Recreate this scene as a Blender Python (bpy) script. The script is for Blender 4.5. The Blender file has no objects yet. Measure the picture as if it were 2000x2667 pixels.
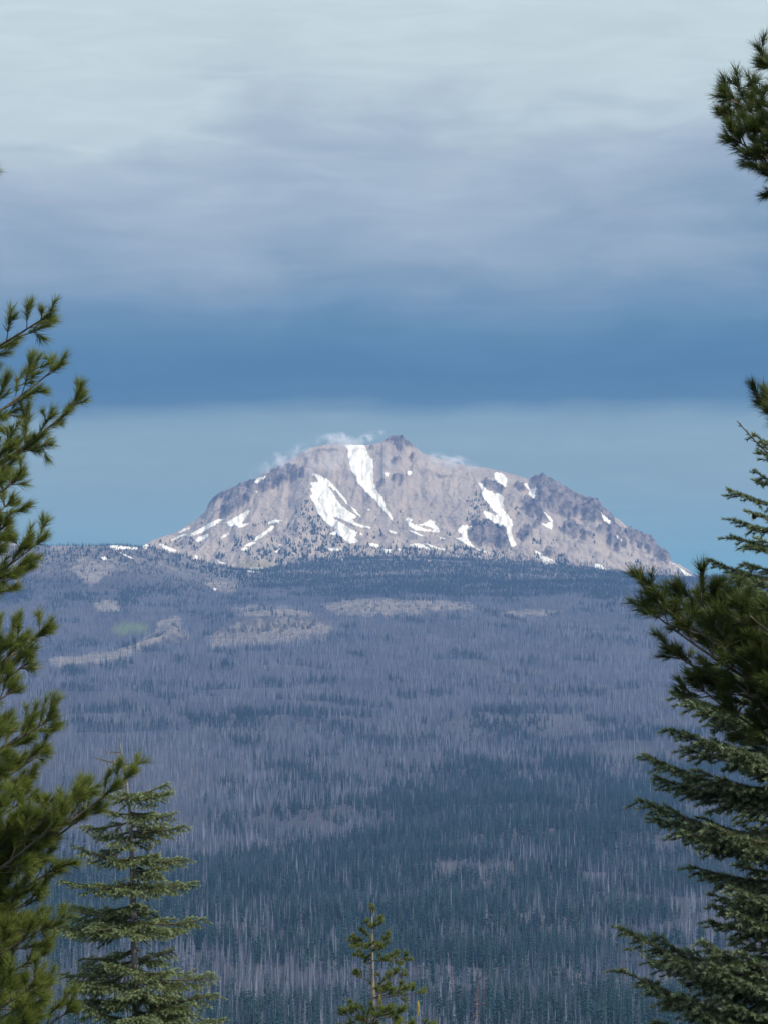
import bpy, math, random
import numpy as np

# ------------------------------------------------------------------ camera, sky, sun
F = 8890.0                      # focal length in photograph pixels (2000 x 2667 frame)
PITCH = math.radians(6.2)
CT, ST = math.cos(PITCH), math.sin(PITCH)

scene = bpy.context.scene
COL = scene.collection
cam_data = bpy.data.cameras.new('camera')
cam_data.sensor_fit = 'VERTICAL'
cam_data.sensor_height = 24.0
cam_data.lens = 24.0 * F / 2667.0
cam_data.clip_start = 0.5
cam_data.clip_end = 60000.0
cam_data.dof.use_dof = True
cam_data.dof.focus_distance = 600.0
cam_data.dof.aperture_fstop = cam_data.lens / 1000.0 / 0.0022
cam = bpy.data.objects.new('camera', cam_data)
cam.rotation_euler = (math.pi / 2 + PITCH, 0, 0)
COL.objects.link(cam)
scene.camera = cam

SUN_EL, SUN_AZ = 43.0, 116.0    # azimuth clockwise from the view direction: from the right, a little behind
sun_data = bpy.data.lights.new('sun', 'SUN')
sun_data.energy = 3.6
sun_data.angle = math.radians(1.5)
sun_data.color = (1.0, 0.91, 0.78)
sun = bpy.data.objects.new('sun', sun_data)
sun.rotation_euler = (math.radians(90 - SUN_EL), 0, -math.radians(SUN_AZ) + math.pi)
COL.objects.link(sun)

scene.view_settings.view_transform = 'Standard'
scene.view_settings.look = 'None'
scene.view_settings.gamma = 1.0
scene.view_settings.exposure = 0.35
scene.view_settings.use_curve_mapping = False
scene.cycles.use_denoising = True
scene.cycles.volume_bounces = 2
scene.cycles.max_bounces = 4
scene.cycles.diffuse_bounces = 2
scene.cycles.transmission_bounces = 3
scene.cycles.transparent_max_bounces = 16


def lin(r, g, b):
    def f(c):
        c /= 255.0
        return c / 12.92 if c <= 0.04045 else ((c + 0.055) / 1.055) ** 2.4
    return (f(r), f(g), f(b), 1.0)


def el_of(y):
    return math.degrees(PITCH + math.atan((1333.5 - y) / F))


world = bpy.data.worlds.new('World')
scene.world = world
world.use_nodes = True
wt = world.node_tree
wt.nodes.clear()


def wn(kind, **kw):
    n = wt.nodes.new(kind)
    for k, v in kw.items():
        setattr(n, k, v)
    return n


def wmath(op, a, b=None, c=None):
    n = wn('ShaderNodeMath', operation=op)
    for i, v in enumerate((a, b, c)):
        if v is None:
            continue
        if isinstance(v, (int, float)):
            n.inputs[i].default_value = v
        else:
            wt.links.new(v, n.inputs[i])
    return n.outputs[0]


tc = wn('ShaderNodeTexCoord')
sep = wn('ShaderNodeSeparateXYZ')
wt.links.new(tc.outputs['Generated'], sep.inputs[0])
el = wmath('MULTIPLY', wmath('ARCSINE', sep.outputs[2]), 180 / math.pi)


def wnoise(scale, stretch, detail, rough=0.55, dist=0.0, off=0.0):
    mp = wn('ShaderNodeMapping')
    mp.inputs['Scale'].default_value = (scale, scale, scale * stretch)
    mp.inputs['Location'].default_value = (off, off * 0.7, off * 1.3)
    mp.inputs['Rotation'].default_value = (0, math.radians(14), 0)
    wt.links.new(tc.outputs['Generated'], mp.inputs[0])
    n = wn('ShaderNodeTexNoise')
    n.inputs['Scale'].default_value = 1.0
    n.inputs['Detail'].default_value = detail
    n.inputs['Roughness'].default_value = rough
    n.inputs['Distortion'].default_value = dist
    wt.links.new(mp.outputs[0], n.inputs['Vector'])
    return n.outputs['Fac']


n_big = wnoise(9, 2.2, 3, 0.5, 0.4, 3.1)
n_mid = wnoise(22, 3.5, 5, 0.5, 0.6, 1.7)
n_fine = wnoise(30, 6.0, 6, 0.55, 0.8, 5.2)
# warp the elevation so that the cloud bands wander; the warp dies out towards the far, flat edge of the deck
grow = wn('ShaderNodeMapRange')
grow.interpolation_type = 'SMOOTHSTEP'
wt.links.new(el, grow.inputs[0])
for i, v in zip((1, 2, 3, 4), (7.8, 13.0, 0.12, 1.0)):
    grow.inputs[i].default_value = v
w1 = wmath('MULTIPLY', wmath('SUBTRACT', n_big, 0.5), 4.0)
w2 = wmath('MULTIPLY', wmath('SUBTRACT', n_mid, 0.5), 3.2)
warp = wmath('MULTIPLY', wmath('ADD', w1, w2), grow.outputs[0])
elw = wmath('ADD', el, warp)
tilt = wn('ShaderNodeMapRange')
tilt.interpolation_type = 'SMOOTHSTEP'
wt.links.new(el, tilt.inputs[0])
for i, v in zip((1, 2, 3, 4), (9.5, 12.5, -0.9, -5.0)):
    tilt.inputs[i].default_value = v
elw = wmath('ADD', elw, wmath('MULTIPLY', sep.outputs[0], tilt.outputs[0]))


def ramp(stops, lo, hi, fac):
    r = wn('ShaderNodeValToRGB')
    mr = wn('ShaderNodeMapRange')
    wt.links.new(fac, mr.inputs[0])
    mr.inputs[1].default_value, mr.inputs[2].default_value = lo, hi
    wt.links.new(mr.outputs[0], r.inputs[0])
    r.color_ramp.interpolation = 'LINEAR'
    els = r.color_ramp.elements
    while len(els) > 1:
        els.remove(els[-1])
    for i, (p, c) in enumerate(stops):
        p = (p - lo) / (hi - lo)
        e = els[0] if i == 0 else els.new(p)
        e.position = p
        e.color = c
    return r.outputs[0]


deck = ramp([
    (0.0, lin(99, 153, 154)), (5.26, lin(99, 153, 154)), (5.77, lin(116, 153, 147)), (6.74, lin(130, 153, 145)), (7.51, lin(133, 157, 153)), (7.77, lin(121, 147, 146)), (7.93, lin(90, 122, 131)), (8.12, lin(43, 92, 114)), (8.67, lin(43, 94, 118)), (9.18, lin(67, 109, 129)), (9.83, lin(106, 133, 147)), (10.40, lin(135, 151, 160)), (11.17, lin(154, 167, 173)), (11.88, lin(164, 176, 181)), (12.39, lin(175, 187, 188)), (12.96, lin(189, 202, 197)), (14.42, lin(195, 209, 203)),
    (22.0, lin(208, 217, 221)), (60.0, lin(196, 206, 215)), (90.0, lin(186, 199, 211))], 0.0, 90.0, elw)
streak = wn('ShaderNodeMapRange')
streak.interpolation_type = 'SMOOTHSTEP'
wt.links.new(n_fine, streak.inputs[0])
for i, v in zip((1, 2, 3, 4), (0.35, 0.7, 0.965, 1.05)):
    streak.inputs[i].default_value = v
deck2 = wn('ShaderNodeVectorMath', operation='SCALE')
wt.links.new(deck, deck2.inputs[0])
wt.links.new(streak.outputs[0], deck2.inputs['Scale'])

sky = wn('ShaderNodeTexSky')
sky.sky_type = 'NISHITA'
sky.sun_disc = False
sky.sun_elevation = math.radians(SUN_EL)
sky.sun_rotation = math.radians(SUN_AZ)
sky.altitude = 1700
bg_sky = wn('ShaderNodeBackground')
bg_sky.inputs['Strength'].default_value = 0.08
wt.links.new(sky.outputs[0], bg_sky.inputs['Color'])
bg_cloud = wn('ShaderNodeBackground')
bg_cloud.inputs['Strength'].default_value = 0.98
wt.links.new(deck2.outputs[0], bg_cloud.inputs['Color'])
mixw = wn('ShaderNodeMixShader')
mixw.inputs[0].default_value = 0.96
wt.links.new(bg_sky.outputs[0], mixw.inputs[1])
wt.links.new(bg_cloud.outputs[0], mixw.inputs[2])
wout = wn('ShaderNodeOutputWorld')
wt.links.new(mixw.outputs[0], wout.inputs['Surface'])

# ------------------------------------------------------------------ helpers
rng = np.random.default_rng(7)
random.seed(7)


def hash2(ix, iy, seed):
    h = (ix.astype(np.int64) * 374761393 + iy.astype(np.int64) * 668265263 + seed * 1442695041) & 0xffffffff
    h = ((h ^ (h >> 13)) * 1274126177) & 0xffffffff
    return ((h ^ (h >> 16)) & 0xffff) / 65535.0


def perlin(x, y, seed=0):
    x = np.asarray(x, float); y = np.asarray(y, float)
    ix, iy = np.floor(x), np.floor(y)
    fx, fy = x - ix, y - iy
    ux, uy = fx * fx * fx * (fx * (fx * 6 - 15) + 10), fy * fy * fy * (fy * (fy * 6 - 15) + 10)

    def g(dx, dy):
        a = hash2(ix + dx, iy + dy, seed) * 2 * math.pi
        return np.cos(a) * (fx - dx) + np.sin(a) * (fy - dy)
    a = g(0, 0) * (1 - ux) + g(1, 0) * ux
    b = g(0, 1) * (1 - ux) + g(1, 1) * ux
    return (a * (1 - uy) + b * uy) * 1.5


def fbm(x, y, octv=4, seed=0, gain=0.5, ridged=False):
    s = np.zeros(np.broadcast(x, y).shape); a = 1.0; n = 0.0
    for o in range(octv):
        p = perlin(x, y, seed + o * 17)
        s = s + a * ((1 - 2 * np.abs(p)) if ridged else p)
        n += a; a *= gain; x = x * 2.03 + 11.7; y = y * 2.03 - 5.3
    return s / n


def smooth(t):
    t = np.clip(t, 0, 1)
    return t * t * (3 - 2 * t)


def at(px, py, dist):
    u, v = (px - 1000.0) / F, (1333.5 - py) / F
    k = dist / (CT - v * ST)
    return np.array((u * k, dist, (ST + v * CT) * k))


def project(x, y, z):
    w = y * CT + z * ST
    return 1000 + F * x / w, 1333.5 - F * (z * CT - y * ST) / w


def z_at(py, dist):
    v = (1333.5 - py) / F
    return dist * (ST + v * CT) / (CT - v * ST)


def mesh_obj(name, verts, faces, mat, parent=None, smooth_shade=False, attrs=None, mats=None, midx=None):
    me = bpy.data.meshes.new(name)
    verts = np.ascontiguousarray(verts, dtype=np.float32)
    faces = np.ascontiguousarray(faces, dtype=np.int32)
    k = faces.shape[1]
    me.vertices.add(len(verts)); me.vertices.foreach_set('co', verts.ravel())
    me.loops.add(faces.size); me.loops.foreach_set('vertex_index', faces.ravel())
    me.polygons.add(len(faces))
    me.polygons.foreach_set('loop_start', np.arange(0, faces.size, k, dtype=np.int32))
    me.polygons.foreach_set('loop_total', np.full(len(faces), k, dtype=np.int32))
    for m in (mats or [mat]):
        me.materials.append(m)
    if midx is not None:
        me.polygons.foreach_set('material_index', np.asarray(midx, dtype=np.int32))
    me.polygons.foreach_set('use_smooth', np.full(len(faces), smooth_shade))
    for an, av in (attrs or {}).items():
        a = me.attributes.new(an, 'FLOAT', 'POINT')
        a.data.foreach_set('value', np.ascontiguousarray(av, dtype=np.float32).ravel())
    me.update(calc_edges=True)
    o = bpy.data.objects.new(name, me)
    COL.objects.link(o)
    if parent is not None:
        o.parent = parent
    return o


def empty(name, loc):
    o = bpy.data.objects.new(name, None)
    o.location = loc
    o.empty_display_size = 0.2
    COL.objects.link(o)
    return o


def tag(o, label=None, cat=None, group=None, kind=None):
    if label: o['label'] = label
    if cat: o['category'] = cat
    if group: o['group'] = group
    if kind: o['kind'] = kind
    return o


class NT:
    def __init__(self, name):
        self.m = bpy.data.materials.new(name)
        self.m.use_nodes = True
        self.t = self.m.node_tree
        self.t.nodes.clear()
        self.out = self.n('ShaderNodeOutputMaterial')

    def n(self, kind, inputs=None, **kw):
        n = self.t.nodes.new(kind)
        for k, v in kw.items():
            setattr(n, k, v)
        for k, v in (inputs or {}).items():
            self.set(n.inputs[k], v)
        return n

    def set(self, sock, v):
        if hasattr(v, 'links') and hasattr(v, 'is_output'):
            self.t.links.new(v, sock)
        else:
            sock.default_value = v

    def attr(self, name):
        return self.n('ShaderNodeAttribute', attribute_name=name).outputs['Fac']

    def noise(self, scale, detail=4, rough=0.55, vec=None, dist=0.0):
        n = self.n('ShaderNodeTexNoise', {'Scale': scale, 'Detail': detail, 'Roughness': rough, 'Distortion': dist})
        if vec is not None:
            self.set(n.inputs['Vector'], vec)
        return n.outputs['Fac']

    def pos(self, scale=(1, 1, 1)):
        g = self.n('ShaderNodeNewGeometry')
        m = self.n('ShaderNodeMapping', {'Scale': scale})
        self.set(m.inputs[0], g.outputs['Position'])
        return m.outputs[0]

    def mix(self, fac, a, b):
        n = self.n('ShaderNodeMix', data_type='RGBA')
        self.set(n.inputs[0], fac); self.set(n.inputs[6], a); self.set(n.inputs[7], b)
        return n.outputs[2]

    def maprange(self, v, a, b, c=0.0, d=1.0, interp='SMOOTHSTEP'):
        n = self.n('ShaderNodeMapRange', {0: v, 1: a, 2: b, 3: c, 4: d})
        n.interpolation_type = interp
        return n.outputs[0]

    def mul(self, a, b):
        return self.n('ShaderNodeMath', {0: a, 1: b}, operation='MULTIPLY').outputs[0]

    def add(self, a, b):
        return self.n('ShaderNodeMath', {0: a, 1: b}, operation='ADD').outputs[0]

    def finish(self, color, rough=0.9, bump=None, bump_d=1.0, bump_s=0.5, spec=0.2, transl=None):
        p = self.n('ShaderNodeBsdfPrincipled', {'Base Color': color, 'Roughness': rough, 'Specular IOR Level': spec})
        if bump is not None:
            b = self.n('ShaderNodeBump', {'Height': bump, 'Distance': bump_d, 'Strength': bump_s})
            self.set(p.inputs['Normal'], b.outputs[0])
        sh = p.outputs[0]
        if transl is not None:
            tr = self.n('ShaderNodeBsdfTranslucent', {'Color': color})
            mx = self.n('ShaderNodeMixShader', {0: transl, 1: sh, 2: tr.outputs[0]})
            sh = mx.outputs[0]
        self.set(self.out.inputs['Surface'], sh)
        return self.m


def c4(r, g, b):
    return (r, g, b, 1.0)


# materials ---------------------------------------------------------
def mat_mountain():
    t = NT('mountain_rock')
    p = t.pos()
    n1 = t.noise(0.006, 5, 0.6, p)
    n2 = t.noise(0.05, 6, 0.65, p)
    n3 = t.noise(0.018, 5, 0.6, t.pos((1.0, 0.25, 0.25)), 0.6)     # streaks down the fall line
    scree = t.mix(t.maprange(n1, 0.35, 0.65), c4(0.47, 0.395, 0.325), c4(0.37, 0.312, 0.268))
    scree = t.mix(t.mul(t.maprange(n3, 0.5, 0.68), 0.6), scree, c4(0.56, 0.44, 0.33))
    scree = t.mix(t.mul(t.maprange(n2, 0.50, 0.66), 0.38), scree, c4(0.21, 0.185, 0.185))
    nr = t.noise(0.035, 6, 0.7, t.pos((1.0, 0.35, 0.35)), 0.4)
    rock = t.mix(t.maprange(nr, 0.40, 0.60), c4(0.068, 0.060, 0.062), c4(0.27, 0.225, 0.20))
    col = t.mix(t.attr('rock'), scree, rock)
    col = t.mix(t.attr('meadow'), col, c4(0.33, 0.29, 0.17))
    n4 = t.noise(0.12, 4, 0.6, p)
    return t.finish(col, 0.95, t.add(t.add(n2, t.mul(n3, 0.6)), t.mul(n4, 0.3)), 14.0, 1.0)


def mat_ground():
    t = NT('burnt_forest_floor')
    p = t.pos()
    n1 = t.noise(0.004, 5, 0.6, p)
    n2 = t.noise(0.03, 6, 0.65, p)
    base = t.mix(t.maprange(n1, 0.35, 0.65), c4(0.050, 0.052, 0.064), c4(0.080, 0.080, 0.092))
    base = t.mix(t.maprange(n2, 0.5, 0.7), base, c4(0.06, 0.06, 0.05))
    n5 = t.noise(0.09, 6, 0.7, p)
    bare = t.mix(t.maprange(n2, 0.42, 0.60), c4(0.27, 0.235, 0.208), c4(0.15, 0.138, 0.132))
    bare = t.mix(t.mul(t.maprange(n5, 0.5, 0.6), 0.7), bare, c4(0.10, 0.10, 0.09))
    col = t.mix(t.attr('bare'), base, bare)
    col = t.mix(t.attr('meadow'), col, c4(0.13, 0.19, 0.055))
    col = t.mix(t.attr('cliff'), col, t.mix(t.maprange(n2, 0.4, 0.6), c4(0.07, 0.068, 0.07), c4(0.2, 0.185, 0.17)))
    return t.finish(col, 0.95, n2, 6.0, 0.7)


def mat_crag():
    t = NT('knoll_rock')
    n = t.noise(0.12, 5, 0.65, t.pos((1, 1, 0.4)))
    r = t.n('ShaderNodeObjectInfo').outputs['Random']
    col = t.mix(t.maprange(n, 0.38, 0.62), c4(0.11, 0.105, 0.10), c4(0.30, 0.265, 0.235))
    return t.finish(t.mix(t.mul(r, 0.5), col, c4(0.15, 0.14, 0.135)), 0.95, n, 1.5, 0.8)


def mat_snow():
    t = NT('old_snow')
    p = t.pos()
    n1 = t.noise(0.012, 5, 0.6, p)
    n2 = t.noise(0.06, 5, 0.6, p)
    col = t.mix(t.maprange(n1, 0.4, 0.7), c4(0.95, 0.90, 0.79), c4(0.87, 0.82, 0.72))
    n3 = t.noise(0.03, 5, 0.65, t.pos((1.0, 0.3, 0.3)), 0.5)
    col = t.mix(t.mul(t.maprange(n3, 0.52, 0.68), 0.55), col, c4(0.62, 0.56, 0.48))
    return t.finish(col, 0.6, t.add(n1, t.mul(n2, 0.4)), 6.0, 0.35)


def mat_needles(name, old, mid, new, tr=0.25, objvar=0.0, rough=0.55):
    t = NT(name)
    a = t.attr('tint')
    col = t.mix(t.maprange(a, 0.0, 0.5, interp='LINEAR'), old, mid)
    col = t.mix(t.maprange(a, 0.5, 1.0, interp='LINEAR'), col, new)  # pale end: new growth and painted sunlight together
    return t.finish(col, rough, spec=0.25, transl=tr)


def mat_far_tree(name, a, b, c, tr=0.0):
    t = NT(name)
    r = t.n('ShaderNodeObjectInfo').outputs['Random']
    n = t.noise(0.01, 3, 0.5, t.pos())
    col = t.mix(t.n('ShaderNodeMath', {0: r, 1: 1.55}, operation='POWER').outputs[0], a, b)
    col = t.mix(t.maprange(n, 0.45, 0.7), col, c)
    return t.finish(col, 0.9, spec=0.1, transl=tr if tr > 0 else None)


def mat_bark(name, a, b, scale=30.0):
    t = NT(name)
    p = t.pos((1, 1, 0.35))
    n1 = t.noise(scale, 5, 0.6, p)
    n2 = t.noise(scale * 0.2, 3, 0.5, p)
    col = t.mix(t.maprange(n1, 0.35, 0.65), a, b)
    col = t.mix(t.mul(t.maprange(n2, 0.55, 0.75), 0.5), col, c4(0.24, 0.235, 0.22))
    return t.finish(col, 0.9, n1, 0.006, 0.8)


M_MOUNT = mat_mountain()
M_GROUND = mat_ground()
M_SNOW = mat_snow()
M_ROCK = mat_crag()
M_SNAG = mat_far_tree('dead_wood', c4(0.036, 0.050, 0.082), c4(0.35, 0.37, 0.46), c4(0.095, 0.114, 0.168))  # weathered grey wood, with blue of the haze put into the colour
M_LIVE = mat_far_tree('far_conifer_green', c4(0.014, 0.058, 0.062), c4(0.060, 0.138, 0.120), c4(0.030, 0.092, 0.092), 0.15)  # bluish green foliage, haze blue painted into it as well
M_RUST = mat_far_tree('far_conifer_rust', c4(0.18, 0.10, 0.055), c4(0.23, 0.13, 0.07), c4(0.16, 0.11, 0.07), 0.1)
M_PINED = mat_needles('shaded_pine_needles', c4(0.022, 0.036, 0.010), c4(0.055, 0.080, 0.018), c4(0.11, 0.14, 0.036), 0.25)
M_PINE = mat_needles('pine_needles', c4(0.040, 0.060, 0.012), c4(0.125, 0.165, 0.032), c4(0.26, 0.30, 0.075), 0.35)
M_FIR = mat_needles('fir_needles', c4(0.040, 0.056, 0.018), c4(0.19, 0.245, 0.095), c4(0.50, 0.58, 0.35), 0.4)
M_FIRD = mat_needles('shaded_fir_needles', c4(0.022, 0.036, 0.013), c4(0.110, 0.155, 0.066), c4(0.37, 0.45, 0.28), 0.3)  # darker copy of the fir needles, with shade put into the colour
M_BARK = mat_bark('pale_bark', c4(0.16, 0.145, 0.13), c4(0.30, 0.275, 0.25))
M_TWIG = mat_bark('twig_bark', c4(0.075, 0.062, 0.048), c4(0.15, 0.128, 0.10), 60.0)
M_CONE = mat_bark('cone_scales', c4(0.30, 0.24, 0.06), c4(0.42, 0.33, 0.10), 90.0)
M_CONEB = mat_bark('brown_cone_scales', c4(0.05, 0.025, 0.018), c4(0.10, 0.05, 0.035), 90.0)

# ------------------------------------------------------------------ tracing aids: polygons on the mountain, in photograph pixels
C1 = (400, 1110, 450 / 1659); C2 = (780, 1110, 450 / 1659); C3 = (1180, 1180, 320 / 1659)
C4 = (1450, 1220, 370 / 1659); C5 = (0, 1350, 800 / 1659); C0 = (0, 0, 1.0)


def P(crop, *pts):
    a = np.array(pts, float).reshape(-1, 2)
    return a * crop[2] + np.array(crop[:2])


def inside(poly, x, y):
    r = np.zeros(x.shape, bool)
    xj, yj = poly[-1]
    for xi, yi in poly:
        with np.errstate(divide='ignore', invalid='ignore'):
            c = ((yi > y) != (yj > y)) & (x < (xj - xi) * (y - yi) / (yj - yi) + xi)
        r ^= c
        xj, yj = xi, yi
    return r


MX0, MY0, MSTEP = -300, 1080, 2.0
MW, MH = 1300, 360


def mask_of(polys, blur=3):
    xs = MX0 + MSTEP * np.arange(MW); ys = MY0 + MSTEP * np.arange(MH)
    X, Y = np.meshgrid(xs, ys)
    m = np.zeros(X.shape)
    for p in polys:
        m = np.maximum(m, inside(p, X, Y))
    for _ in range(2):
        for ax in (0, 1):
            s = np.zeros_like(m)
            for k in range(-blur, blur + 1):
                s += np.roll(m, k, ax)
            m = s / (2 * blur + 1)
    return m


def sample(mask, px, py):
    x = np.clip((px - MX0) / MSTEP, 0, MW - 1.001); y = np.clip((py - MY0) / MSTEP, 0, MH - 1.001)
    ix, iy = x.astype(int), y.astype(int); fx, fy = x - ix, y - iy
    return (mask[iy, ix] * (1 - fx) * (1 - fy) + mask[iy, ix + 1] * fx * (1 - fy)
            + mask[iy + 1, ix] * (1 - fx) * fy + mask[iy + 1, ix + 1] * fx * fy)


SNOW = [  # (outline, holes, label, noise)
    (P(C2, 440,190,455,172,615,172,630,200,655,250,665,290,705,330,708,480,712,550,735,610,760,655,790,680,818,740,820,780,860,835,885,870,905,920,880,900,850,860,800,810,760,760,720,700,690,680,640,640,615,605,590,575,555,545,540,505,560,500,510,450,490,420,480,350,465,280,465,230), 'long white snow chute falling from the summit rim'),
    (P(C2, 120,462,145,458,200,480,290,525,325,570,400,650,440,700,468,760,440,745,400,690,350,630,300,590,275,585,300,620,330,660,360,710,410,770,460,810,520,850,550,880,500,890,540,930,600,955,690,975,680,985,610,975,520,950,440,915,370,885,315,870,330,890,400,930,460,965,480,990,555,1020,545,1050,525,1070,570,1112,520,1128,480,1135,440,1100,400,1065,340,1050,290,1040,350,1010,355,990,300,960,230,910,215,870,170,840,160,770,120,720,100,680,130,650,100,610,120,590,105,545,180,540,165,505,155,490), 'broad ragged snowfield on the lower middle of the face'),
    (P(C2, 495,780,530,800,600,880,570,870,520,820), None), (P(C2, 650,797,668,797,682,815,660,810), None),
    (P(C2, 810,455,840,443,862,462,845,487,820,475), None), (P(C2, 1025,450,1045,430,1082,440,1075,465,1050,475,1028,462), None),
    (P(C2, 1015,895,1045,880,1085,905,1055,920,1085,940,1130,950,1180,940,1215,920,1245,900,1265,900,1270,915,1295,920,1290,945,1320,965,1345,1010,1330,1028,1250,1015,1180,1010,1110,1000,1060,975,1035,930,1015,905,1100,957,1150,962,1175,975,1210,992,1275,1003,1290,992,1200,955,1140,955,1090,948,1040,925), 'anchor shaped snow patch low on the face'),
    (P(C2, 830,1005,880,1008,945,1030,890,1025), None), (P(C2, 1060,1005,1110,1015,1150,1040,1205,1060,1150,1055,1090,1035,1062,1020), None),
    (P(C2, 660,1130,720,1130,770,1150,740,1170,700,1160), None), (P(C2, 790,1185,880,1188,885,1225,830,1220,800,1205), None),
    (P(C2, 930,1175,1010,1195,960,1199), None), (P(C2, 1050,1145,1130,1125,1180,1140,1230,1170,1255,1187,1180,1172,1130,1174,1060,1158), None),
    (P(C2, 1195,1125,1280,1155,1380,1180,1430,1192,1360,1190,1270,1168), None), (P(C2, 260,1182,330,1176,430,1185,370,1203,300,1198), None),
    (P(C2, 575,1022,590,1025,612,1048,585,1042), None), (P(C2, 1345,1072,1400,1078,1390,1087,1350,1083), None),
    (P(C1, 965,535,1000,505,1085,480,1050,510,1010,540,1000,555,975,548), None),
    (P(C1, 680,935,720,915,770,890,830,855,890,815,928,812,915,840,880,885,850,940,925,940,880,965,830,980,800,962,715,965,710,935), 'bird shaped snow patch on the left slope'),
    (P(C1, 340,1060,365,1030,430,1000,500,960,560,925,620,895,690,895,640,920,570,965,510,1000,430,1035,370,1055), 'slanting snow strip on the left slope'),
    (P(C1, 235,1030,290,990,350,975,310,1005,260,1032), None), (P(C1, 160,1103,230,1065,290,1045,335,1042,270,1065,210,1090), None),
    (P(C1, 400,1095,430,1068,490,1048,528,1040,520,1075,470,1100,420,1122), None), (P(C1, 640,1085,665,1055,730,1025,725,1050,680,1070), None),
    (P(C1, 1100,945,1110,920,1185,900,1235,910,1180,930,1130,945), None),
    (P(C1, 970,1108,980,1075,1030,1040,1080,1005,1140,960,1168,960,1150,990,1110,1015,1070,1045,1030,1080), None),
    (P(C1, 875,1158,900,1130,970,1115,985,1125,940,1150), None), (P(C1, 830,1195,870,1170,908,1170,890,1205), None),
    (P(C1, 60,1135,100,1145,160,1170,220,1195,220,1222,150,1197,90,1167), None), (P(C1, 610,1295,700,1325,690,1334,630,1318), None),
    (P(C1, 830,1360,900,1368,990,1360,1085,1370,1000,1386,1040,1402,950,1407,880,1384), None), (P(C1, 380,1280,400,1245,430,1250,425,1275), None),
    (P(C1, 1165,1200,1215,1180,1220,1195,1195,1230), None), (P(C1, 1205,1140,1235,1138,1242,1152,1212,1160), None),
    (P(C1, 980,630,995,625,1003,638,988,644), None),
    (P(C3, 545,275,570,265,650,275,690,305,722,345,720,400,705,460,690,455,650,430,600,400,560,370,553,320), 'rounded snow patch just under the right skyline'),
    (P(C3, 335,430,345,408,365,415,395,405,400,440,430,480,490,520,560,540,620,555,660,580,680,620,668,680,675,740,700,800,750,860,790,920,802,980,780,1040,790,1110,820,1190,857,1240,800,1272,770,1250,750,1180,725,1080,715,1020,660,960,635,990,590,960,530,935,470,895,430,870,415,830,390,795,420,790,500,805,560,850,590,830,545,790,500,740,470,690,410,620,380,560,380,500), 'tall branching snowfield above the dark dome of rock'),
    (P(C3, 60,1050,75,1010,130,980,180,975,200,990,250,990,210,1030,180,1080,190,1160,240,1230,300,1280,390,1325,500,1348,400,1342,300,1304,240,1268,160,1225,80,1185,30,1155,100,1145,115,1110,70,1080), 'curved snow tongue hugging the dark dome of rock'),
    (P(C3, 950,435,970,412,1000,415,1020,470,1035,500,1060,478,1080,500,1095,475,1122,458,1110,520,1095,590,1082,620,1050,600,1020,565,995,535,1015,520,1000,490), None),
    (P(C3, 1210,785,1235,805,1290,855,1340,910,1330,950,1343,1010,1325,1035,1270,1015,1220,980,1180,952,1260,960,1290,940,1320,935,1280,900,1250,850), None),
    (P(C3, 1090,1325,1110,1318,1160,1345,1200,1380,1270,1415,1340,1445,1385,1490,1350,1500,1300,1495,1230,1510,1190,1470,1170,1420), None),
    (P(C4, 512,520,560,570,630,625,605,658,570,630,535,600), None), (P(C4, 688,800,700,793,722,810,700,817), None), (P(C4, 735,825,762,845,745,850), None),
    (P(C4, 430,1130,450,1115,500,1130,550,1160,590,1187,520,1184,460,1187,435,1155), None),
    (P(C4, 1305,1100,1360,1115,1420,1160,1500,1210,1570,1250,1530,1268,1495,1260,1450,1200,1390,1145), 'white snow edge on the far right skyline'),
    (P(C5, 595,150,620,145,680,155,750,160,740,170,690,166,620,172,600,165), None), (P(C5, 755,145,790,138,815,160,780,165), None),
    (P(C5, 865,140,900,155,955,175,940,187,890,167), None), (P(C5, 548,215,570,205,578,225,560,230), None), (P(C5, 645,185,720,215,715,221,690,210), None),
    (P(C5, 322,126,340,124,338,133,325,134), None), (P(C5, 1155,378,1170,380,1166,392,1153,390), None), (P(C2, 380,1270,425,1272,410,1295,385,1292), None),
    (P(C2, 1230,1290,1262,1290,1258,1306,1235,1306), None), (P(C2, 700,1245,730,1243,725,1258,705,1260), None), (P(C3, 310,1390,350,1398,375,1420,335,1412), None),
]
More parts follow.
